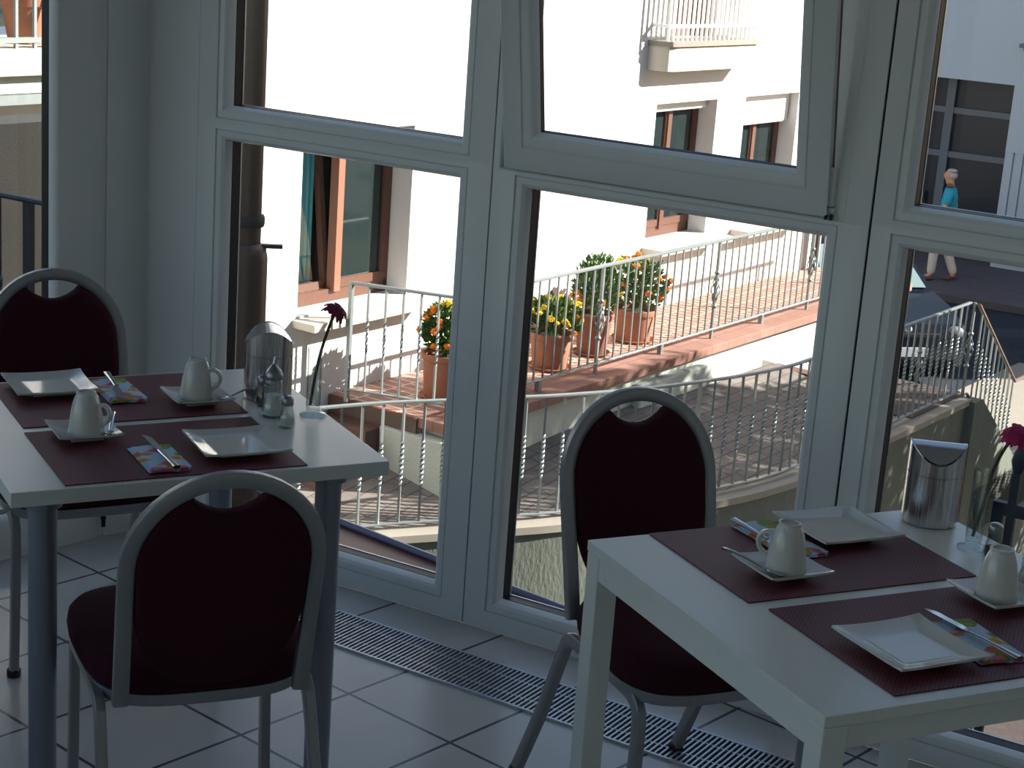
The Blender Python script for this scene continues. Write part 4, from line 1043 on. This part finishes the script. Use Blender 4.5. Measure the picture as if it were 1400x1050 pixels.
# ---- house across the street
h2 = thing('street_house', 'white house with a dark shop opening across the street', 'house', (GX, GY, 0), AF)
RX0, RX1, RZ = -2.6, 1.42, -0.34
mb = MB(); mb.bx(-10, RX0, 0, 6, -3.42, 2.6).bx(RX0, RX1, 0, 6, RZ, 2.6).bx(RX1, 12, 0.0, 6, -1.40, 2.6).bx(RX1, 12, 0.06, 6, -3.42, -1.40).bx(RX0, RX1, 0.9, 6, -3.42, RZ)
mb.build('wall', M['wallblue'], h2, 0)
mb = MB()
for i in range(40): mb.bx(RX1 + i * 0.16, RX1 + i * 0.16 + 0.13, 0.02, 0.06, -3.2, -1.40)
mb.build('panel_siding', M['siding'], h2, 0)
sf = MB().bx(RX0, RX1, 0.72, 0.9, -3.29, RZ).build('shop_window', M['shopdark'], h2, 0)
mb = MB()
for x in (-1.45, 0.16): mb.bx(x, x + 0.14, 0.62, 0.72, -3.29, RZ)
for z in (-0.95, -1.68): mb.bx(RX0, RX1, 0.64, 0.72, z, z + 0.10)
mb.bx(RX0, RX1, 0.5, 0.72, -3.29, -2.95)
mb.build('shop_frame', M['shopframe'], h2, 0)
MB().bx(-1.55, 0.0, 0.55, 0.72, -2.6, -2.3).build('display_shelf', M['shopframe'], h2, 0)
wl = thing('wall_lamp', 'small grey lamp on the white house across the street', 'lamp', (7.70, 28.47, 0.29), AF)
MB().bx(-0.04, 0.16, -0.14, 0.0, -0.03, 0.03, 0.01).build('lamp_arm', M['shopframe'], wl, 0)
MB().lathe([(0.05, -0.08), (0.09, -0.03), (0.02, 0.0)], 16, (0.12, -0.14, -0.02)).build('lamp_shade', M['shopframe'], wl, 50)

# ---- parked car
car = thing('parked_car', 'dark car parked by the street end of the walkway', 'car', (4.22, 22.5, -3.42), math.radians(14))
def sect(y, zl, zb, hw, zr=None, hr=None):
    return [(-hw * 0.92, y, zl), (-hw, y, zl + 0.12), (-hw, y, zb - 0.10), (-hw * 0.93, y, zb), (hw * 0.93, y, zb), (hw, y, zb - 0.10), (hw, y, zl + 0.12), (hw * 0.92, y, zl)]
MB().rings([sect(-1.98, 0.34, 0.62, 0.66), sect(-1.88, 0.22, 0.76, 0.80), sect(-1.4, 0.18, 0.88, 0.84), sect(-0.85, 0.18, 0.96, 0.85), sect(0.9, 0.18, 0.98, 0.85), sect(1.6, 0.2, 0.96, 0.83), sect(1.95, 0.3, 0.88, 0.76)]).build('car_body', M['carpaint'], car, 30)
def cab(y, z, hw): return [(-hw, y, z), (hw, y, z)]
mb = MB()
mb.rings([[(-0.80, -0.90, 0.95), (0.80, -0.90, 0.95), (0.80, 1.75, 0.95), (-0.80, 1.75, 0.95)], [(-0.62, -0.18, 1.42), (0.62, -0.18, 1.42), (0.62, 1.25, 1.42), (-0.62, 1.25, 1.42)], [(-0.50, 0.0, 1.46), (0.50, 0.0, 1.46), (0.50, 1.1, 1.46), (-0.50, 1.1, 1.46)]])
cb = mb.build('car_cabin', M['carpaint'], car, 30)
def slab(pts, off=(0, -0.012, 0.01)):
    o_ = Vector(off); return MB().rings([[Vector(p) for p in pts], [Vector(p) + o_ for p in pts]])
slab([(-0.70, -0.86, 0.985), (0.70, -0.86, 0.985), (0.575, -0.24, 1.39), (-0.575, -0.24, 1.39)]).build('windscreen', M['carglass'], cb, 0)
slab([(0.795, -0.55, 0.99), (0.795, 1.45, 0.99), (0.645, 1.15, 1.38), (0.645, -0.10, 1.38)], (0.012, 0, 0.004)).build('side_window', M['winglass'], cb, 0)
slab([(-0.795, -0.55, 0.99), (-0.795, 1.45, 0.99), (-0.645, 1.15, 1.38), (-0.645, -0.10, 1.38)], (-0.012, 0, 0.004)).build('side_window', M['winglass'], cb, 0)
for sx in (-0.80, 0.80):
    for y in (-1.25, 1.25):
        MB().lathe([(0.12, -0.09), (0.29, -0.09), (0.31, -0.06), (0.31, 0.06), (0.29, 0.09), (0.12, 0.09)], 24).xf(Matrix.Translation((sx, y, 0.31)) @ Matrix.Rotation(PI / 2, 4, 'Y')).build('wheel', M['tyre'], car, 40)
    MB().sphere((sx * 0.78, -1.90, 0.66), 0.12, (1.1, 0.5, 0.7), 12, 8).build('headlight', M['shopframe'], car, 50)
MB().bx(-0.26, 0.26, -2.0, -1.965, 0.38, 0.49).build('number_plate', M['plate'], car, 0)
MB().bx(-0.40, 0.40, -1.965, -1.90, 0.58, 0.66, 0.01).build('grille', M['black'], car, 0)
MB().lathe([(0.045, 0), (0.05, 0.006), (0.035, 0.010), (0.03, 0.004)], 20).xf(Matrix.Translation((0, -1.93, 0.70)) @ Matrix.Rotation(PI / 2 - 0.4, 4, 'X')).build('round_badge', M['chrome'], car, 40)

# ---- walking man
def skin_obj(name, verts, edges, m, parent, sub=2, root=0):
    me = bpy.data.meshes.new(name); me.from_pydata([v[:3] for v in verts], edges, [])
    o = bpy.data.objects.new(name, me); COL.objects.link(o)
    md = o.modifiers.new('skin', 'SKIN'); md.use_smooth_shade = True
    for i, v in enumerate(verts):
        sv = me.skin_vertices[0].data[i]; r = v[3]; sv.radius = (r, r) if not isinstance(r, tuple) else r
        sv.use_root = (i == root)
    s = o.modifiers.new('sub', 'SUBSURF'); s.levels = sub; s.render_levels = sub
    me.materials.append(m)
    if parent is not None: o.parent = parent
    return o
# local frame: walks towards +y, x to his right
man = thing('person', 'bald man in a turquoise shirt and cream trousers walking along the far pavement', 'person', (6.498, 26.94, -3.29), math.radians(72))
HS = 0.965
V = [(0, 0, 0.94, (0.13, 0.11)), (0, 0.0, 1.06, (0.125, 0.10)), (0, 0.015, 1.20, (0.135, 0.105)), (0, 0.01, 1.36, (0.15, 0.10)), (0, 0.005, 1.45, (0.075, 0.07)), (0, 0.03, 1.53, (0.052, 0.055)),
     (0, 0.045, 1.60, (0.068, 0.078)), (0, 0.045, 1.67, (0.074, 0.092)), (0, 0.035, 1.725, (0.05, 0.062)),
     # right arm 9-12
     (0.175, 0.0, 1.40, 0.055), (0.22, -0.08, 1.15, 0.042), (0.225, -0.02, 0.92, 0.033), (0.225, 0.0, 0.84, 0.030),
     (-0.175, 0.0, 1.40, 0.055), (-0.22, 0.05, 1.15, 0.042), (-0.225, 0.18, 0.96, 0.033), (-0.225, 0.21, 0.88, 0.030),
     # right leg 17-20 (trailing), left leg 21-24 (leading)
     (0.09, -0.02, 0.86, 0.088), (0.095, -0.05, 0.48, 0.060), (0.095, -0.20, 0.10, 0.040), (0.095, -0.10, 0.035, 0.035),
     (-0.09, 0.03, 0.86, 0.088), (-0.095, 0.13, 0.48, 0.060), (-0.095, 0.14, 0.09, 0.040), (-0.095, 0.26, 0.04, 0.035),
     (0, 0.145, 1.635, 0.016)]
E_ = [(0, 1), (1, 2), (2, 3), (3, 4), (4, 5), (5, 6), (6, 7), (7, 8), (3, 9), (9, 10), (10, 11), (11, 12), (3, 13), (13, 14), (14, 15), (15, 16), (0, 17), (17, 18), (18, 19), (19, 20), (0, 21), (21, 22), (22, 23), (23, 24), (6, 25)]
def fingers(hand, fx, sgn):
    hx, hy, hz, _ = V[hand]
    for k in range(4):
        b = len(V); yy = hy - 0.028 + 0.019 * k
        V.append((hx, yy, hz - 0.05, 0.010)); V.append((hx - 0.010 * sgn, yy + 0.004, hz - 0.085 - 0.006 * (k in (1, 2)), 0.009)); V.append((hx - 0.022 * sgn, yy + 0.006, hz - 0.11 - 0.006 * (k in (1, 2)), 0.008))
        E_.extend([(hand, b), (b, b + 1), (b + 1, b + 2)])
    b = len(V); V.append((hx - 0.006 * sgn, hy + 0.035, hz - 0.02, 0.011)); V.append((hx - 0.012 * sgn, hy + 0.048, hz - 0.055, 0.009)); E_.extend([(hand, b), (b, b + 1)])
fingers(12, 0, 1); fingers(16, 0, -1)
skin_obj('body', V, E_, M['skin'], man, 2)
SV = [(0, 0, 0.93, (0.158, 0.135)), (0, 0.0, 1.06, (0.150, 0.128)), (0, 0.015, 1.20, (0.157, 0.130)), (0, 0.01, 1.34, (0.165, 0.122)), (0, 0.005, 1.44, (0.095, 0.085)), (0.175, 0.0, 1.40, 0.078), (0.215, -0.06, 1.20, 0.066), (-0.175, 0.0, 1.40, 0.078), (-0.215, 0.04, 1.20, 0.066)]
skin_obj('shirt', SV, [(0, 1), (1, 2), (2, 3), (3, 4), (3, 5), (5, 6), (3, 7), (7, 8)], M['shirt'], man, 2)
TV = [(0, 0, 0.97, (0.146, 0.122)), (0, 0, 0.90, (0.14, 0.122)), (0.09, -0.02, 0.82, 0.104), (0.095, -0.05, 0.48, 0.080), (0.095, -0.20, 0.10, 0.066), (-0.09, 0.03, 0.82, 0.104), (-0.095, 0.13, 0.48, 0.080), (-0.095, 0.14, 0.09, 0.066)]
skin_obj('trousers', TV, [(0, 1), (1, 2), (2, 3), (3, 4), (1, 5), (5, 6), (6, 7)], M['trouser'], man, 2)
for sx, y, z, pit in ((0.095, -0.14, 0.055, -0.25), (-0.095, 0.20, 0.044, 0.0)):
    MB().sphere((0, 0, 0), 0.05, (0.95, 2.7, 0.85), 14, 8).xf(Matrix.Translation((sx, y, z)) @ Matrix.Rotation(pit, 4, 'X')).build('shoe', M['shoe'], man, 60)
mb = MB()
for k in range(18):
    a = PI + PI * (k + 0.5) / 18
    mb.sphere((0.074 * math.cos(a), 0.035 + 0.088 * math.sin(a) * 0.95, 1.645), 0.022, (0.8, 0.8, 1.9), 8, 6)
mb.sphere((0, 0.02, 1.715), 0.075, (0.95, 1.05, 0.42), 14, 8)
mb.build('hair', M['hair'], man, 60)
for sx in (-1, 1):
    MB().sphere((sx * 0.030, 0.128, 1.66), 0.011, (1, 0.7, 0.8), 10, 6).build('eye', M['porcelain'], man, 60)
    MB().sphere((sx * 0.076, 0.035, 1.635), 0.028, (0.35, 0.7, 1.1), 10, 8).build('ear', M['skin'], man, 60)
MB().sphere((0, 0.128, 1.588), 0.022, (1, 0.35, 0.28), 10, 6).build('mouth', mat('lips', (150, 88, 80), 0.6), man, 60)

# ---- unseen tree at right; bushy tree and house added to shade alley and windows
tr = thing('tree', 'leafy tree in the court to the right of the alley', 'tree', (8.7, 15.5, -4.6))
rnd = random.Random(3)
def clump(mb, blobs, n):
    for (dx, dy, dz, r) in blobs: leaf_cluster(mb, n, (dx, dy, dz), r * 1.1, r, r, 0.16, rnd, 0.3)
mb = MB(); clump(mb, [(0, -1.0, 6.95, 0.72), (0.2, -0.55, 6.35, 0.85), (-0.1, 0.2, 5.75, 0.75), (0.2, -1.3, 5.5, 0.55)], 1100); mb.build('crown', M['treeleaf'], tr, 0)
mb = MB(); mb.tube(catmull([(0, 0, 0), (0.05, 0.03, 2.0), (-0.03, -0.15, 4.0), (0, -0.5, 6.2)], 5), 0.11, None, 12, radii=[1.2 - 0.7 * i / 15 for i in range(16)])
for a in range(5): mb.tube([(0, -0.1, 4.2 + 0.2 * a), (0.4 * math.cos(a * 1.3), -0.4 + 0.4 * math.sin(a * 1.3), 5.1 + 0.15 * a), (0.7 * math.cos(a * 1.3 + .2), -0.5 + 0.7 * math.sin(a * 1.3 + .2), 5.8 + 0.15 * a)], 0.03, None, 6)
mb.build('trunk', M['bark'], tr, 50)
t3 = thing('shade_tree', 'low bushy tree added unseen to shade the outdoor stair wall', 'tree', (8.7, 16.9, -4.6))
mb = MB(); clump(mb, [(0, -0.75, 5.0, 0.75), (0.1, -0.35, 4.25, 0.85), (0, 0.0, 3.6, 0.75), (0, 0.25, 2.9, 0.6), (0, 0.95, 2.2, 0.62), (0.1, 0.2, 2.0, 0.8), (0, 1.75, 2.2, 0.75)], 1400); mb.build('crown', M['treeleaf'], t3, 0)
MB().tube(catmull([(0, 0, 0), (0.05, 0.03, 1.0), (-0.03, 0.15, 2.6), (0, -0.2, 4.6)], 5), 0.09, None, 12, radii=[1.2 - 0.8 * i / 15 for i in range(16)]).build('trunk', M['bark'], t3, 50)
nb_ = thing('shade_house', 'tall grey unseen house block added to shade the windows', 'house', (14.0, 12.0, -4.6), math.radians(0))
MB().bx(0, 8, -18, 0, 0, 16).build('wall', mat('grey_render', (150, 150, 146), 0.9), nb_, 0)
MB().bx(-0.3, 8.3, -18.3, 0.3, 16, 16.4).build('roof_slab', M['castiron'], nb_, 0)

# ------------------------------------------------------------------ light
emi = bpy.data.materials.new('fill_light_glow'); emi.use_nodes = True  # ceiling fill lights added out of view to brighten the room
eb = emi.node_tree.nodes['Principled BSDF']; eb.inputs['Emission Color'].default_value = (0.84, 0.96, 1.0, 1); eb.inputs['Emission Strength'].default_value = 1.2
for i, (x, y, lb_) in enumerate(((-1.2, 0.4, 'added round fill light on the ceiling behind the left table'), (1.4, 0.2, 'added round fill light on the ceiling behind the right table'), (0.1, -1.4, 'added round fill light on the ceiling at the back of the room'))):
    c = thing('fill_light', lb_, 'lamp', (x, y, 2.5), 0, 'added ceiling fill lights')
    MB().lathe([(0.20, -0.025), (0.205, -0.02), (0.205, 0.0)], 32, cap0=False, cap1=False).build('fill_light_ring', M['chrome'], c, 40)
    MB().lathe([(0.0, -0.085), (0.10, -0.075), (0.16, -0.055), (0.195, -0.022)], 32, cap1=False).build('fill_light_shade', emi, c, 60)
sd = bpy.data.lights.new('sun', 'SUN'); so = bpy.data.objects.new('sun', sd); COL.objects.link(so)
sun_dir = Vector((0.877, 0.159, 0.46)).normalized()
so.rotation_euler = sun_dir.to_track_quat('Z', 'Y').to_euler(); so.location = (20, 4, 12)
sd.energy = 9.0; sd.angle = math.radians(0.53); sd.color = (1.0, 0.95, 0.87)
w = bpy.data.worlds.new('world'); SC.world = w; w.use_nodes = True
nt = w.node_tree; bg = nt.nodes['Background']
sky = nt.nodes.new('ShaderNodeTexSky'); sky.sky_type = 'NISHITA'; sky.sun_disc = False
sky.sun_elevation = math.radians(27); sky.sun_rotation = math.atan2(sun_dir.x, sun_dir.y)
nt.links.new(sky.outputs[0], bg.inputs['Color']); bg.inputs['Strength'].default_value = 0.10

vs = SC.view_settings; vs.view_transform = 'Standard'; vs.look = 'None'; vs.gamma = 1.0; vs.use_curve_mapping = False; vs.exposure = 0.92
SC.cycles.use_denoising = True
